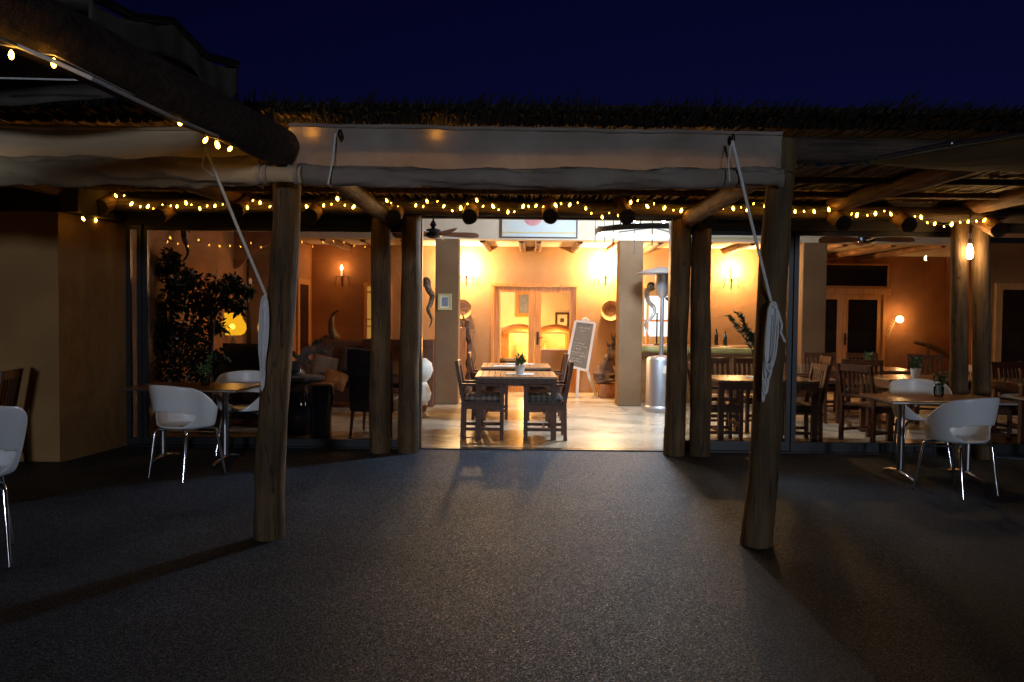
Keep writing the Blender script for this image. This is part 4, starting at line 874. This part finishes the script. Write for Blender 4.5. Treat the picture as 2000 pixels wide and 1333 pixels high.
# large pale picture on the header wall (plain stand-in)
p0 = W(978, 450, 13.18); p1 = W(1128, 450, 13.18)
T = picture('wall_painting', 'large pale abstract painting high on the wall above the doorway', ((p0.x + p1.x) / 2, 13.198, 2.93), p1.x - p0.x, 0.50, 0.02, 'picture_wood', 'art')
m = MB(); m.box(p0.x + 0.03, p1.x - 0.03, 13.176, 13.181, 2.755, 2.775); m.build('ochre_band', 'art_ochre', T, smooth=False)
m = MB(); m.tube([((p0.x + p1.x) / 2 - 0.1, 13.176, 3.02), ((p0.x + p1.x) / 2 - 0.1, 13.181, 3.02)], 0.15, 30); m.build('pink_disc', 'art_pink', T)
p0 = W(1382, 466, 13.18); p1 = W(1494, 466, 13.18)
T = picture('wall_painting', 'wide pale painting with an ochre line high on the right header wall', ((p0.x + p1.x) / 2, 13.198, 2.87), p1.x - p0.x, 0.34, 0.025, 'gold', 'art')
m = MB(); m.box(p0.x + 0.03, p1.x - 0.03, 13.176, 13.181, 2.78, 2.80); m.build('ochre_band', 'art_ochre', T, smooth=False)

def basket(label, px, py, r, y=15.39):
    p = W(px, py, y); T = thing('woven_basket', label, 'basket', p, 'round woven baskets on the ochre wall')
    def rev(prof, mt, nm):
        m = MB(); m.lathe(prof, (0, 0, 0), 36); m.v = [p + Vector((v.x, -v.z, v.y)) for v in m.v]; m.f = [tuple(reversed(f)) for f in m.f]; m.build(nm, mt, T, ang=80)
    rev([(0.01, 0.0), (r * 0.62, 0.0), (r * 0.92, 0.05), (r, 0.07), (r * 0.98, 0.085), (r * 0.85, 0.065), (r * 0.62, 0.02)], 'basket', 'rim')
    rev([(0.005, 0.02), (r * 0.2, 0.022), (r * 0.4, 0.022), (r * 0.60, 0.021), (r * 0.6, 0.005)], 'basket_mid', 'centre')
basket('round woven basket half hidden behind the left column', 903, 604, 0.185)
basket('round woven basket hanging left of the right column', 1192, 607, 0.19)

def horn(label, px, pts, y, mt='horn', r0=0.034, mount=True, grp='spiral kudu horns on walls'):
    P3 = [W(a, b, y) for a, b in pts]; T = thing('kudu_horn', label, 'horn', P3[0], grp); n = len(P3); path = []; rs = []
    for i in range(n - 1):
        for k in range(5):
            t = k / 5; p_1 = P3[max(0, i - 1)]; p_2 = P3[i]; p_3 = P3[i + 1]; p_4 = P3[min(n - 1, i + 2)]
            q = 0.5 * ((2 * p_2) + (p_3 - p_1) * t + (2 * p_1 - 5 * p_2 + 4 * p_3 - p_4) * t * t + (3 * p_2 - p_1 - 3 * p_3 + p_4) * t ** 3)
            path.append(q + Vector((0, -0.03 * math.sin((i + t) * 2), 0))); rs.append(r0 * (1 - 0.88 * ((i + t) / (n - 1)) ** 1.3))
    m = MB(); m.tube(path, rs, 12, True, 0.2, 4); m.build('horn', mt, T)
    if mount: m = MB(); m.ball(P3[0] + Vector((0, 0.01, 0)), r0 * 1.5, 12, 8, (1, 0.6, 1.1)); m.build('mount', 'sculpt', T)
    return T
horn('dark spiral horn hanging just right of the left door jamb', 838, [(832, 552), (838, 568), (844, 578), (840, 595), (836, 605), (842, 620), (843, 628), (838, 642)], 13.0, r0=0.052)
horn('grey spiral horn beside the patio heater', 1270, [(1272, 560), (1263, 572), (1268, 590), (1279, 603), (1272, 620), (1261, 632), (1264, 648), (1272, 665)], 13.1, 'horn_pale', 0.045)
horn('pale glossy horn hanging right of the right front post', 1548, [(1547, 588), (1543, 600), (1542, 615), (1549, 628), (1552, 640), (1547, 655)], 9.6, 'horn_pale', 0.038)
horn('dark horn hanging from the top of the left lounge wall', 363, [(362, 446), (362, 465), (366, 485), (365, 500), (358, 515)], 10.4, r0=0.045)
horn('dark curved horn standing behind the lounge sofa', 655, [(652, 660), (648, 640), (648, 622), (655, 610), (664, 606)], 14.9, r0=0.07)
T = thing('hide_hanging', 'dark hide hanging high on the left lounge wall', 'wall hanging', W(455, 500, 12.6)); pts = [(430, 440), (432, 480), (440, 510), (452, 528), (468, 522), (482, 505), (505, 488), (530, 475), (532, 440)]
m = MB(); vs = [W(a, b, 12.6 + 0.012 * math.sin(a)) for a, b in pts]; n = len(vs); vs += [v + Vector((0, 0.03, 0)) for v in vs]
m.add(vs, [tuple(range(n)), tuple(range(2 * n - 1, n - 1, -1))] + [(i, i + n, (i + 1) % n + n, (i + 1) % n) for i in range(n)]); m.build('hide', 'mask', T, smooth=False)

# ------------------------------------------------------------------ chalkboard easel
T = thing('menu_easel', 'white framed chalkboard menu leaning on its easel by the french doors', 'chalkboard', W(1135, 765, 14.9))
yb = 14.75
tlp, trp, blp, brp = W(1125, 628, yb), W(1163, 632, yb), W(1106, 714, yb), W(1146, 724, yb)
def lean(p): return Vector((p.x, yb - (1.35 - p.z) * 0.18 + 0.1, p.z))
tlp, trp, blp, brp = map(lean, (tlp, trp, blp, brp)); nrm = (trp - tlp).cross(blp - tlp).normalized()
if nrm.y > 0: nrm = -nrm
m = MB()
for a, b_ in ((tlp, trp), (blp, brp)): m.bar(a, b_, 0.04, 0.05, nrm)
for a, b_ in ((tlp, blp), (trp, brp)): m.bar(a + nrm * 0.004, b_ + nrm * 0.004, 0.045, 0.045, nrm)
m.lathe([(0.07, -0.02), (0.075, 0), (0.07, 0.02)], (0, 0, 0), 16); m.v[-48:] = [tlp.lerp(trp, 0.5) + Vector((v.x, v.z, 0.01 + max(0, v.y))) for v in m.v[-48:]]
m.build('frame', 'easel', T, smooth=False)
m = MB(); vs = [tlp, trp, brp, blp]; m.add([v - nrm * 0.0 for v in vs] + [v - nrm * 0.015 for v in vs], [(0, 1, 2, 3), (7, 6, 5, 4)]); bd = m.build('board', 'chalk', T, smooth=False)
m = MB()                                             # chalk writing, too small to read in the photograph
def bp(u, v): return tlp.lerp(trp, u).lerp(blp.lerp(brp, u), v) + nrm * 0.004
rows = [(0.12, 0.25, 0.75, 0.028), (0.19, 0.35, 0.65, 0.016), (0.47, 0.15, 0.62, 0.018), (0.53, 0.15, 0.8, 0.018), (0.59, 0.15, 0.5, 0.018), (0.67, 0.15, 0.7, 0.018), (0.73, 0.15, 0.78, 0.018), (0.80, 0.15, 0.6, 0.018), (0.86, 0.2, 0.7, 0.018)]
for v, u0, u1, h in rows:
    u = u0
    while u < u1:
        w = random.uniform(0.05, 0.10)
        for k in range(3):
            uu = u + k * w / 3; m.bar(bp(uu, v + random.uniform(-h, h)), bp(uu + w / 4, v + random.uniform(-h, h)), 0.006, 0.002, nrm)
        u += w + 0.035
m.build('chalk_writing', 'chalk_mark', bd, smooth=False)
for (a, q) in ((W(1130, 718, 14.7), W(1127, 771, 14.62)), (W(1144, 716, 14.75), W(1164, 770, 14.85))):
    m = MB(); q = Vector((q.x, q.y, 0.012)); m.bar(Vector((a.x, a.y, a.z)), q, 0.05, 0.03, (0, 1, 0)); m.build('leg', 'easel', T, smooth=False)
m = MB(); a = tlp.lerp(blp, .2) ; m.bar(blp, Vector((blp.x - 0.06, 14.66, 0.012)), 0.045, 0.03, (0, 1, 0)); m.build('leg', 'easel', T, smooth=False)

# ------------------------------------------------------------------ driftwood sculptures
def sculpture(label, pts, rad, y, base=None, seed=1):
    P3 = [W(a, b, y) for a, b in pts]; T = thing('driftwood_sculpture', label, 'sculpture', (P3[0].x, y, 0.012))
    m = MB(); fp = []; fr = []
    for i in range(len(P3) - 1):
        for k in range(4): t = k / 4; fp.append(P3[i].lerp(P3[i + 1], t)); fr.append(rad[i] + (rad[i + 1] - rad[i]) * t)
    fp.append(P3[-1]); fr.append(rad[-1]); m.tube(fp, fr, 14, True, 0.7, seed)
    for i in range(9):
        q = random.choice(fp[2:]); a = random.uniform(0, 6.28); m.tube([q, q + Vector((math.cos(a) * .1, math.sin(a) * .1, .04)), q + Vector((math.cos(a) * .13, math.sin(a) * .13, .14))], [0.03, 0.022, 0.006], 7, rough=.4, seed=i)
    m.build('carved_trunk', 'sculpt', T)
    if base:
        c = W(base[0], base[1], y); m = MB(); m.box(c.x - base[2], c.x + base[2], y - 0.2, y + 0.2, 0.012, base[3]); m.build('pedestal', 'block', T, smooth=False, bevel=0.01)
    return T
sculpture('dark driftwood sculpture on a wooden block beside the right column', [(1188, 746), (1186, 735), (1187, 715), (1194, 695), (1198, 678), (1202, 662)], [0.20, 0.25, 0.16, 0.09, 0.07, 0.03], 14.6, (1188, 770, 0.17, 0.26), 3)
sculpture('slender driftwood sculpture standing beside the left column', [(918, 768), (918, 740), (919, 700), (918, 670), (914, 645), (914, 628)], [0.13, 0.09, 0.07, 0.06, 0.055, 0.04], 14.8, None, 8)
m = MB(); m.box(WX(897, 14.9), WX(911, 14.9), 14.7, 15.2, 0.012, W(900, 640, 14.9).z); m.box(WX(897, 14.9), WX(911, 14.9), 14.685, 14.7, 0.06, 0.55); o = m.build('wooden_cabinet', 'block', smooth=False, bevel=0.008); o['label'] = 'narrow orange wooden cabinet glimpsed beside the left column'; o['category'] = 'cabinet'

# ------------------------------------------------------------------ patio heater
hx = WX(1293, 12.6); hy = 12.6; T = thing('patio_heater', 'silver mushroom patio heater standing right of the plaster column', 'patio heater', (hx, hy, 0.012))
m = MB(); m.lathe([(0.27, 0.012), (0.27, 0.07), (0.235, 0.09), (0.225, 0.11), (0.225, 0.80), (0.20, 0.84), (0.08, 0.86), (0.03, 0.865)], (hx, hy, 0), 36); m.build('gas_housing', 'steel', T)
m = MB(); m.box(hx - 0.02, hx + 0.10, hy - 0.232, hy - 0.224, 0.60, 0.72); m.build('sticker', 'paper', T, smooth=False)
m = MB(); m.tube([(hx, hy, 0.86), (hx, hy, 1.86)], 0.032, 16); m.build('pole', 'steel', T)
m = MB(); m.lathe([(0.04, 1.74), (0.075, 1.78), (0.09, 1.84), (0.12, 1.90), (0.12, 2.10), (0.06, 2.13)], (hx, hy, 0), 24); m.build('burner', 'steel', T)
m = MB(); m.lathe([(0.40, 2.10), (0.405, 2.11), (0.25, 2.17), (0.06, 2.21), (0.01, 2.215)], (hx, hy, 0), 36); m.build('reflector', 'steel', T)
m = MB(); m.tube([(hx + 0.05, hy - 0.05, 1.74), (hx + 0.09, hy - 0.09, 1.70)], 0.022, 10); m.build('regulator', 'iron', T)

# ------------------------------------------------------------------ bar counter
T = thing('bar_counter', 'wooden bar counter with bamboo rail behind the patio heater', 'bar counter', (2.6, 13.9, 0.012))
m = MB(); m.box(1.98, 4.60, 13.75, 14.3, 0.012, 0.93); m.build('front', 'counter', T, smooth=False)
m = MB(); m.box(2.10, 4.62, 13.70, 14.35, 0.93, 0.97); m.build('counter_top', 'counter', T, smooth=False, bevel=0.006)
m = MB(); m.log((2.09, 13.62, 0.91), (4.62, 13.62, 0.89), 0.055, 0.055, 16, 16, 0.06, 2); m.build('bamboo_rail', 'bamboo', T)
for i, (px, h) in enumerate(((1318, .26), (1326, .3), (1306, .22), (1400, .28), (1416, .24))):
    x = WX(px, 14.1); m = MB(); m.lathe([(0.035, 0), (0.036, h * .6), (0.014, h * .8), (0.014, h)], (x, 14.05 + 0.05 * (i % 2), 0.971), 14); o = m.build('bottle', 'bottle')
    o['label'] = ['dark bottle on the bar hidden partly by the right rear posts', 'tallest dark bottle on the bar beside the right rear posts', 'short dark bottle on the bar next to the heater pole', 'taller dark bottle on the counter below the right sconce', 'shorter dark bottle on the counter below the right sconce'][i]; o['category'] = 'bottle'; o['group'] = 'dark bottles on the bar counter'
p = W(1283, 640, 14.0); T = thing('bar_candle', 'dark tall candlestick on the bar left of the heater pole', 'candlestick', (p.x, 14.0, 0.971))
m = MB(); m.lathe([(0.05, 0.971), (0.05, 0.985), (0.014, 1.0), (0.012, 1.5), (0.03, 1.52)], (p.x, 14.0, 0), 14); m.build('stem', 'iron', T); m = MB(); m.lathe([(0.014, 1.52), (0.02, 1.58), (0.004, 1.66)], (p.x, 14.0, 0), 12); m.build('flame', 'globe', T)

# ------------------------------------------------------------------ parlour behind the french doors
T = thing('fireplace', 'lit fireplace with arched wooden mantel seen through the french doors', 'fireplace', (0.2, 18.6, 0.012))
fx0 = WX(980, 18.5); fx1 = WX(1120, 18.5); zt = W(1015, 650, 18.5).z
m = MB(); m.box(fx0, fx0 + 0.16, 18.3, 18.78, 0.012, zt); m.box(fx1 - 0.16, fx1, 18.3, 18.78, 0.012, zt); m.box((fx0 + fx1) / 2 - 0.05, (fx0 + fx1) / 2 + 0.09, 18.3, 18.78, 0.012, zt); m.build('surround', 'block', T, smooth=False)
for k in range(2):
    a0 = fx0 + k * (fx1 - fx0) / 2; w = (fx1 - fx0) / 2
    m = MB(); m.grid(lambda u, v, a0=a0, w=w: Vector((a0 + w * u, 18.27, zt - 0.06 + 0.10 * math.sin(PI * u) + 0.16 * v)), 12, 2); m.build('mantel_arch', 'block', T, solid=0.06)
m = MB(); m.box(fx0 + 0.162, fx1 - 0.162, 18.70, 18.76, 0.012, zt - 0.02); m.build('lit_lining', 'plaster_yellow', T, smooth=False)
m = MB()
for i in range(7): x = fx0 + 0.42 + 0.11 * i; h = random.uniform(.35, .7); m.lathe([(0.02, 0), (0.07, h * .25), (0.05, h * .6), (0.004, h)], (x, 18.45, 0.15), 8)
m.build('flames', 'fire', T); lamp(T, (0.35, 18.1, 0.75), 150, (1, 0.50, 0.12), 0.1); lamp(T, (1.0, 18.2, 0.9), 60, (1, 0.50, 0.12), 0.1)
T = thing('parlour_lamp', 'ceiling lantern lighting the parlour beyond the french doors', 'lantern', (0.4, 17.2, 2.4))
m = MB(); m.lathe([(0.05, 2.38), (0.10, 2.42), (0.10, 2.56), (0.05, 2.62)], (-0.9, 17.2, 0), 16); m.build('shade', 'shade_lit', T); m = MB(); m.tube([(-0.9, 17.2, 2.6), (-0.9, 17.2, 2.72)], 0.008, 6); m.build('rod', 'iron', T); lamp(T, (-0.9, 17.2, 2.25), 420, (1, 0.72, 0.40), 0.1)
T = thing('covered_table', 'small table under a white cloth seen through the right french door leaf', 'table', (1.0, 16.6, 0.012)); tx = WX(1082, 16.6)
def cloth(u, v):
    a = u * 2 * PI; r = 0.30 + 0.10 * v + 0.02 * v * math.sin(a * 9); q = 1 / max(abs(math.cos(a)), abs(math.sin(a))) ** 0.6
    return Vector((tx + math.cos(a) * r * q, 16.6 + math.sin(a) * r * q, 0.76 - 0.70 * v))
m = MB(); m.grid(cloth, 48, 8); m.add([cloth(i / 48, 0) for i in range(48)], [tuple(range(48))]); m.build('tablecloth', 'cloth_white', T, ang=60)
m = MB(); m.tube([(tx, 16.6, 0.012), (tx, 16.6, 0.74)], 0.04, 12); m.build('leg', 'dining', T)
place(cc, uC, -0.05, 17.3, R(95), 'wooden chair by the fireplace, seen through the left french door leaf')

# ------------------------------------------------------------------ lounge behind the left glass
T = thing('potted_tree', 'dark leafy potted tree standing behind the left glass', 'tree', (-3.55, 9.95, 0.012)); tx, ty = -3.62, 9.95
m = MB(); m.lathe([(0.16, 0.012), (0.22, 0.40), (0.235, 0.42), (0.21, 0.41), (0.20, 0.36)], (tx, ty, 0), 24); m.build('pot', 'glaze', T)
m = MB(); lf = MB()
m.tube([(tx, ty, 0.3), (tx - 0.02, ty, 0.8), (tx + 0.02, ty, 1.3), (tx - 0.05, ty, 1.8)], [0.03, 0.026, 0.02, 0.01], 8, rough=.2)
blobs = [(330, 520, .22), (345, 560, .25), (335, 600, .22), (320, 640, .25), (318, 690, .28), (345, 730, .3), (385, 690, .28), (385, 640, .25), (385, 590, .25), (420, 560, .22), (455, 555, .16), (478, 572, .12), (410, 600, .2), (350, 660, .26), (400, 730, .25), (370, 545, .16), (445, 590, .13), (425, 640, .14), (335, 500, .12), (310, 655, .2), (420, 700, .2), (465, 600, .1)]
for (px, py, r) in blobs:
    c = W(px, py, ty + random.uniform(-.15, .15)); base = Vector((tx, ty, min(c.z - 0.1, 1.6)))
    m.tube([base, base.lerp(c, 0.5) + Vector((0, 0, 0.04)), c], [0.011, 0.007, 0.003], 5)
    for k in range(int(1000 * r)):
        d = Vector((random.gauss(0, 1), random.gauss(0, 1), random.gauss(0, 1))).normalized() * r * random.random() ** 0.5 * 0.75
        lf.leaf(c + d, (d.x * 2 + random.uniform(-.5, .5), d.y + random.uniform(-.5, .5), random.uniform(-.9, .5)), random.uniform(0.05, 0.10), 0.5)
m.build('trunk', 'twig', T); lf.build('crown', 'leaf_dark', T, smooth=False)

lx = WX(456, 11.5); T = thing('table_lamp', 'lit yellow table lamp glowing behind the potted tree', 'table lamp', (lx, 11.5, 0.9))
zb = W(455, 655, 11.5).z; zt = W(455, 612, 11.5).z; m = MB(); m.lathe([(0.10, zb), (0.15, zb + 0.03), (0.175, zb + 0.09), (0.165, zb + 0.16), (0.13, zb + 0.215), (0.115, zb + 0.25), (0.13, zt)], (lx, 11.5, 0), 28); m.v = m.v; m.f = m.f[:-2]; m.build('lamp_shade', 'shade_lit', T)
m = MB(); m.lathe([(0.07, 0.80), (0.09, 0.90), (0.05, 1.02), (0.012, zb - 0.02), (0.012, zb + 0.1)], (lx, 11.5, 0), 20); m.build('lamp_base', 'sculpt', T); m = MB(); m.ball((lx + 0.01, 11.42, zb + 0.12), 0.04, 12, 8); m.build('bulb', 'flame', T); lamp(T, (lx, 11.5, zt + 0.12), 9, (1, 0.5, 0.12), 0.05)
T = thing('side_cabinet', 'dark low cabinet carrying the yellow lamp', 'cabinet', (lx, 11.6, 0.012)); m = MB(); m.box(-4.2, lx + 0.35, 11.25, 11.8, 0.05, 0.77); m.build('body', 'dark_leather', T, smooth=False, bevel=0.01); m = MB(); m.box(-4.22, lx + 0.38, 11.22, 11.83, 0.77, 0.80); m.build('top', 'dining', T, smooth=False)
for i in range(2):
    m = MB(); m.box(lx - 0.30 + i * 0.33, lx - 0.01 + i * 0.33, 11.238, 11.249, 0.12, 0.72); m.build('cabinet_door', 'dining', T, smooth=False)
# a second, smaller lamp and a tall candle stand
x = WX(512, 12.6); zc = W(512, 640, 12.6).z; T = thing('table_lamp', 'narrow yellow lamp half hidden by the left rope', 'table lamp', (x, 12.6, 0.8)); m = MB(); m.lathe([(0.05, zc - 0.12), (0.07, zc), (0.04, zc + 0.12)], (x, 12.6, 0), 20); m.build('lamp_shade', 'shade_lit', T); m = MB(); m.lathe([(0.06, 0.6), (0.02, 0.65), (0.015, zc - 0.12)], (x, 12.6, 0), 14); m.build('lamp_base', 'iron', T); lamp(T, (x, 12.5, zc + 0.2), 4, WARM, 0.05)
T = thing('pedestal_stand', 'small dark stand under the narrow yellow lamp', 'stand', (x, 12.6, 0.012)); m = MB(); m.lathe([(0.16, 0.012), (0.05, 0.06), (0.04, 0.5), (0.18, 0.56), (0.18, 0.598)], (x, 12.6, 0), 20); m.build('column', 'dining', T)
x = WX(489, 11.9); zt = W(489, 560, 11.9).z; T = thing('candle_stand', 'tall dark candle stand with a pale candle beside the lamp', 'candle stand', (x, 11.9, 0.012)); m = MB(); m.lathe([(0.14, 0.012), (0.13, 0.03), (0.016, 0.06), (0.014, zt), (0.05, zt + 0.02), (0.05, zt + 0.03)], (x, 11.9, 0), 16); m.build('stem', 'iron', T); m = MB(); m.tube([(x, 11.9, zt + 0.03), (x, 11.9, zt + 0.12)], 0.022, 12); m.build('candle', 'bone', T)
# sofas and armchairs
def sofa(label, x, y, w, d, rz, mt, back=0.85, grp='lounge seats', cush=None, seat=0.42, name='sofa', cat='sofa'):
    T = thing(name, label, cat, (0, 0, 0), grp); n = max(1, round(w / 0.7))
    m = MB(); m.box(-w / 2, w / 2, -d / 2, d / 2, 0.10, seat - 0.10); m.build('base', mt, T, smooth=True, bevel=0.03)
    m = MB(); m.cushion((0, d / 2 - 0.11, (back + seat) / 2 - 0.06), w, back - seat + 0.22, 0.24, 12, Matrix.Rotation(R(82), 3, 'X'), 8); m.build('backrest', mt, T, ang=80)
    for s in (-1, 1): m = MB(); m.cushion((s * (w / 2 - 0.08), 0, seat + 0.02), 0.44, d, 0.18, 10, Matrix.Rotation(R(90), 3, 'Y'), 8); m.build('armrest', mt, T, ang=80)
    for i in range(n):
        cw = (w - 0.34) / n; m = MB(); m.cushion((-w / 2 + 0.17 + cw * (i + .5), -0.05, seat - 0.02), cw * 0.98, d - 0.22, 0.20, 10, None, 9); m.build('seat_cushion', mt, T, ang=80)
    for sx in (-1, 1):
        for sy in (-1, 1): m = MB(); m.tube([(sx * (w / 2 - .06), sy * (d / 2 - .06), 0.012), (sx * (w / 2 - .07), sy * (d / 2 - .07), 0.11)], [0.015, 0.025], 8); m.build('leg', 'dining', T)
    T.location = (x, y, 0); T.rotation_euler = (0, 0, rz); return T
sofa('long brown sofa against the lounge wall beneath the dim sconce', -2.30, 13.0, 1.8, 0.9, R(0), 'sofa', 0.98)
sofa('dark leather armchair below the yellow table lamp', -3.22, 10.85, 0.85, 0.85, R(170), 'dark_leather', 1.02, name='armchair', cat='armchair')
T = thing('draped_chair', 'dark high-backed chair draped with a grey cloth behind the left rear posts', 'armchair', (0, 0, 0), 'lounge seats')
m = MB(); m.box(-0.27, 0.27, -0.25, 0.25, 0.30, 0.48); m.build('seat', 'dark_leather', T, bevel=0.03)
m = MB(); m.cushion((0, -0.27, 0.72), 0.54, 0.62, 0.14, 12, Matrix.Rotation(R(97), 3, 'X'), 8); m.build('backrest', 'dark_leather', T, ang=80)
m = MB(); m.grid(lambda u, v: Vector((-0.25 + 0.5 * u, -0.365 - 0.008 * math.sin(u * 23) + (0.22 * max(0, v - .75) * 4 * .25), 0.74 + 0.30 * min(1, v / .75) + 0.01 * math.sin(u * 9))), 20, 10); m.build('throw', 'grey_cloth', T, ang=80, solid=0.012)
for sx in (-1, 1):
    for sy in (-1, 1): m = MB(); m.tube([(sx * .23, sy * .22, 0.30), (sx * .25, sy * .25, 0.012)], [0.022, 0.014], 8); m.build('leg', 'dining', T)
T.location = (-1.62, 9.95, 0); T.rotation_euler = (0, 0, R(-8))
# cushions
def pillow(label, px, py, y, w, h, mt, rz=0, rx=70):
    p = W(px, py, y); m = MB(); m.cushion((0, 0, 0), w, h, 0.15, 12, Matrix.Rotation(R(rx), 3, 'X'), 2.5); o = m.build('scatter_cushion', mt, ang=80); o.location = p; o.rotation_euler = (0, R(rz), R(10)); o['label'] = label; o['category'] = 'cushion'; o['group'] = 'scatter cushions on the lounge sofas'
pillow('pale rounded cushion propped at the left end of the brown sofa', 634, 722, 12.65, 0.36, 0.42, 'cushion_pale', 12)
pillow('brown cushion beside the pale one on the sofa', 615, 724, 12.75, 0.36, 0.36, 'sofa', -8)
pillow('orange patterned cushion lying low before the draped chair', 655, 742, 12.45, 0.34, 0.30, 'cushion_orange', 20, 60)
pillow('grey cushion at the middle of the brown sofa', 694, 704, 12.75, 0.42, 0.40, 'grey_cloth', 6)
# ceramic drum stool and round table
x = WX(628, 9.6); T = thing('ceramic_stool', 'glossy dark blue ceramic drum stool near the left glass', 'stool', (x, 9.6, 0.012))
m = MB(); m.lathe([(0.11, 0.012), (0.13, 0.03), (0.115, 0.18), (0.13, 0.34), (0.15, 0.50), (0.145, 0.62), (0.13, 0.63)], (x, 9.6, 0), 28); m.build('body', 'glaze', T)
m = MB(); m.lathe([(0.135, 0.631), (0.14, 0.64), (0.13, 0.652)], (x, 9.6, 0), 28); m.build('seat', 'table_poly', T)
x = WX(585, 9.9); T = thing('round_table', 'low round dark table with ribbed base behind the left front post', 'table', (x, 9.9, 0.012))
m = MB(); m.lathe([(0.28, 0.66), (0.30, 0.675), (0.30, 0.70), (0.28, 0.71)], (x, 9.9, 0), 36); m.build('table_top', 'grey_cloth', T)
m = MB(); prof = [(0.16, 0.012), (0.24, 0.12), (0.26, 0.4), (0.2, 0.62), (0.12, 0.66)]; m.lathe(prof, (x, 9.9, 0), 48); m.v = [Vector((x + (v.x - x) * (1 + 0.04 * math.cos(12 * math.atan2(v.y - 9.9, v.x - x))), 9.9 + (v.y - 9.9) * (1 + 0.04 * math.cos(12 * math.atan2(v.y - 9.9, v.x - x))), v.z)) for v in m.v]; m.build('base', 'glaze', T)
T = thing('grey_plant', 'grey-green leafy branches arching over the round table', 'plant', (x, 9.95, 0.712)); c = Vector((x - 0.05, 9.95, 0.712)); m = MB(); m.lathe([(0.05, 0), (0.08, 0.06), (0.05, 0.15), (0.055, 0.17), (0.045, 0.165)], c, 18); m.build('vase', 'glaze', T)
m = MB()
for px, py in ((655, 650), (640, 660), (648, 675), (622, 668), (630, 690), (605, 690), (615, 710), (640, 688), (598, 712), (585, 700), (570, 690)):
    tip = W(px, py, 9.9 + random.uniform(-.15, .15)); b0 = c + Vector((0, 0, 0.14)); m.tube([b0, b0.lerp(tip, .5) + Vector((0, 0, .05)), tip], 0.003, 4)
    for k in range(60): t = random.uniform(.25, 1.03); q = b0.lerp(tip, t) + Vector((0, 0, .05 * math.sin(PI * min(1, t)))); m.leaf(q, (random.uniform(-1, 1), random.uniform(-1, 1), random.uniform(-.4, 1)), random.uniform(.025, .05), .45)
m.build('branches', 'leaf_grey', T)
# white hourglass pot seen just inside the jamb
x = WX(820, 11.6); T = thing('floor_vase', 'white hourglass floor vase just inside the left door jamb', 'vase', (x, 11.6, 0.10)); z1 = W(830, 700, 11.6).z; z2 = W(830, 792, 11.6).z; s = z1 - z2
m = MB(); m.lathe([(0.08, z2), (0.15, z2 + s * .12), (0.17, z2 + s * .25), (0.13, z2 + s * .42), (0.10, z2 + s * .50), (0.16, z2 + s * .60), (0.195, z2 + s * .75), (0.17, z2 + s * .90), (0.09, z2 + s), (0.06, z2 + s * .99)], (x, 11.6, 0), 32); m.build('vase_body', 'bone', T)
m = MB(); m.lathe([(0.14, 0.012), (0.15, 0.03), (0.10, z2 * .5), (0.12, z2)], (x, 11.6, 0), 24); m.build('plinth', 'dining', T)
x0 = WX(822, 12.8); T = thing('dark_console', 'dark wooden console behind the white vase by the left column', 'console table', (x0, 12.9, 0.012)); zt = W(835, 664, 12.8).z
m = MB(); m.box(x0 - 0.9, WX(847, 12.8), 12.75, 13.15, zt - 0.10, zt); m.build('top', 'dining', T, smooth=False)
for xx in (x0 - 0.86, WX(847, 12.8) - 0.08): m = MB(); m.box(xx, xx + 0.08, 12.77, 13.13, 0.012, zt - 0.10); m.build('leg', 'dining', T, smooth=False)
m = MB(); m.box(x0 - 0.78, WX(847, 12.8) - 0.08, 13.0, 13.02, 0.1, zt - 0.10); m.build('back_panel', 'block', T, smooth=False)
# carved driftwood bench shape on the far right wall
T = thing('plough', 'old curved wooden plough hung on the far dining wall', 'plough', W(1830, 690, 16.8)); m = MB()
m.tube([W(1785, 668, 16.75), W(1815, 676, 16.75), W(1840, 688, 16.75), W(1870, 705, 16.75)], [0.03, 0.05, 0.06, 0.05], 10, rough=.2); m.build('beam', 'sculpt', T)
m = MB(); m.tube([W(1812, 676, 16.72), W(1812, 712, 16.72)], 0.03, 8); m.build('handle', 'sculpt', T)
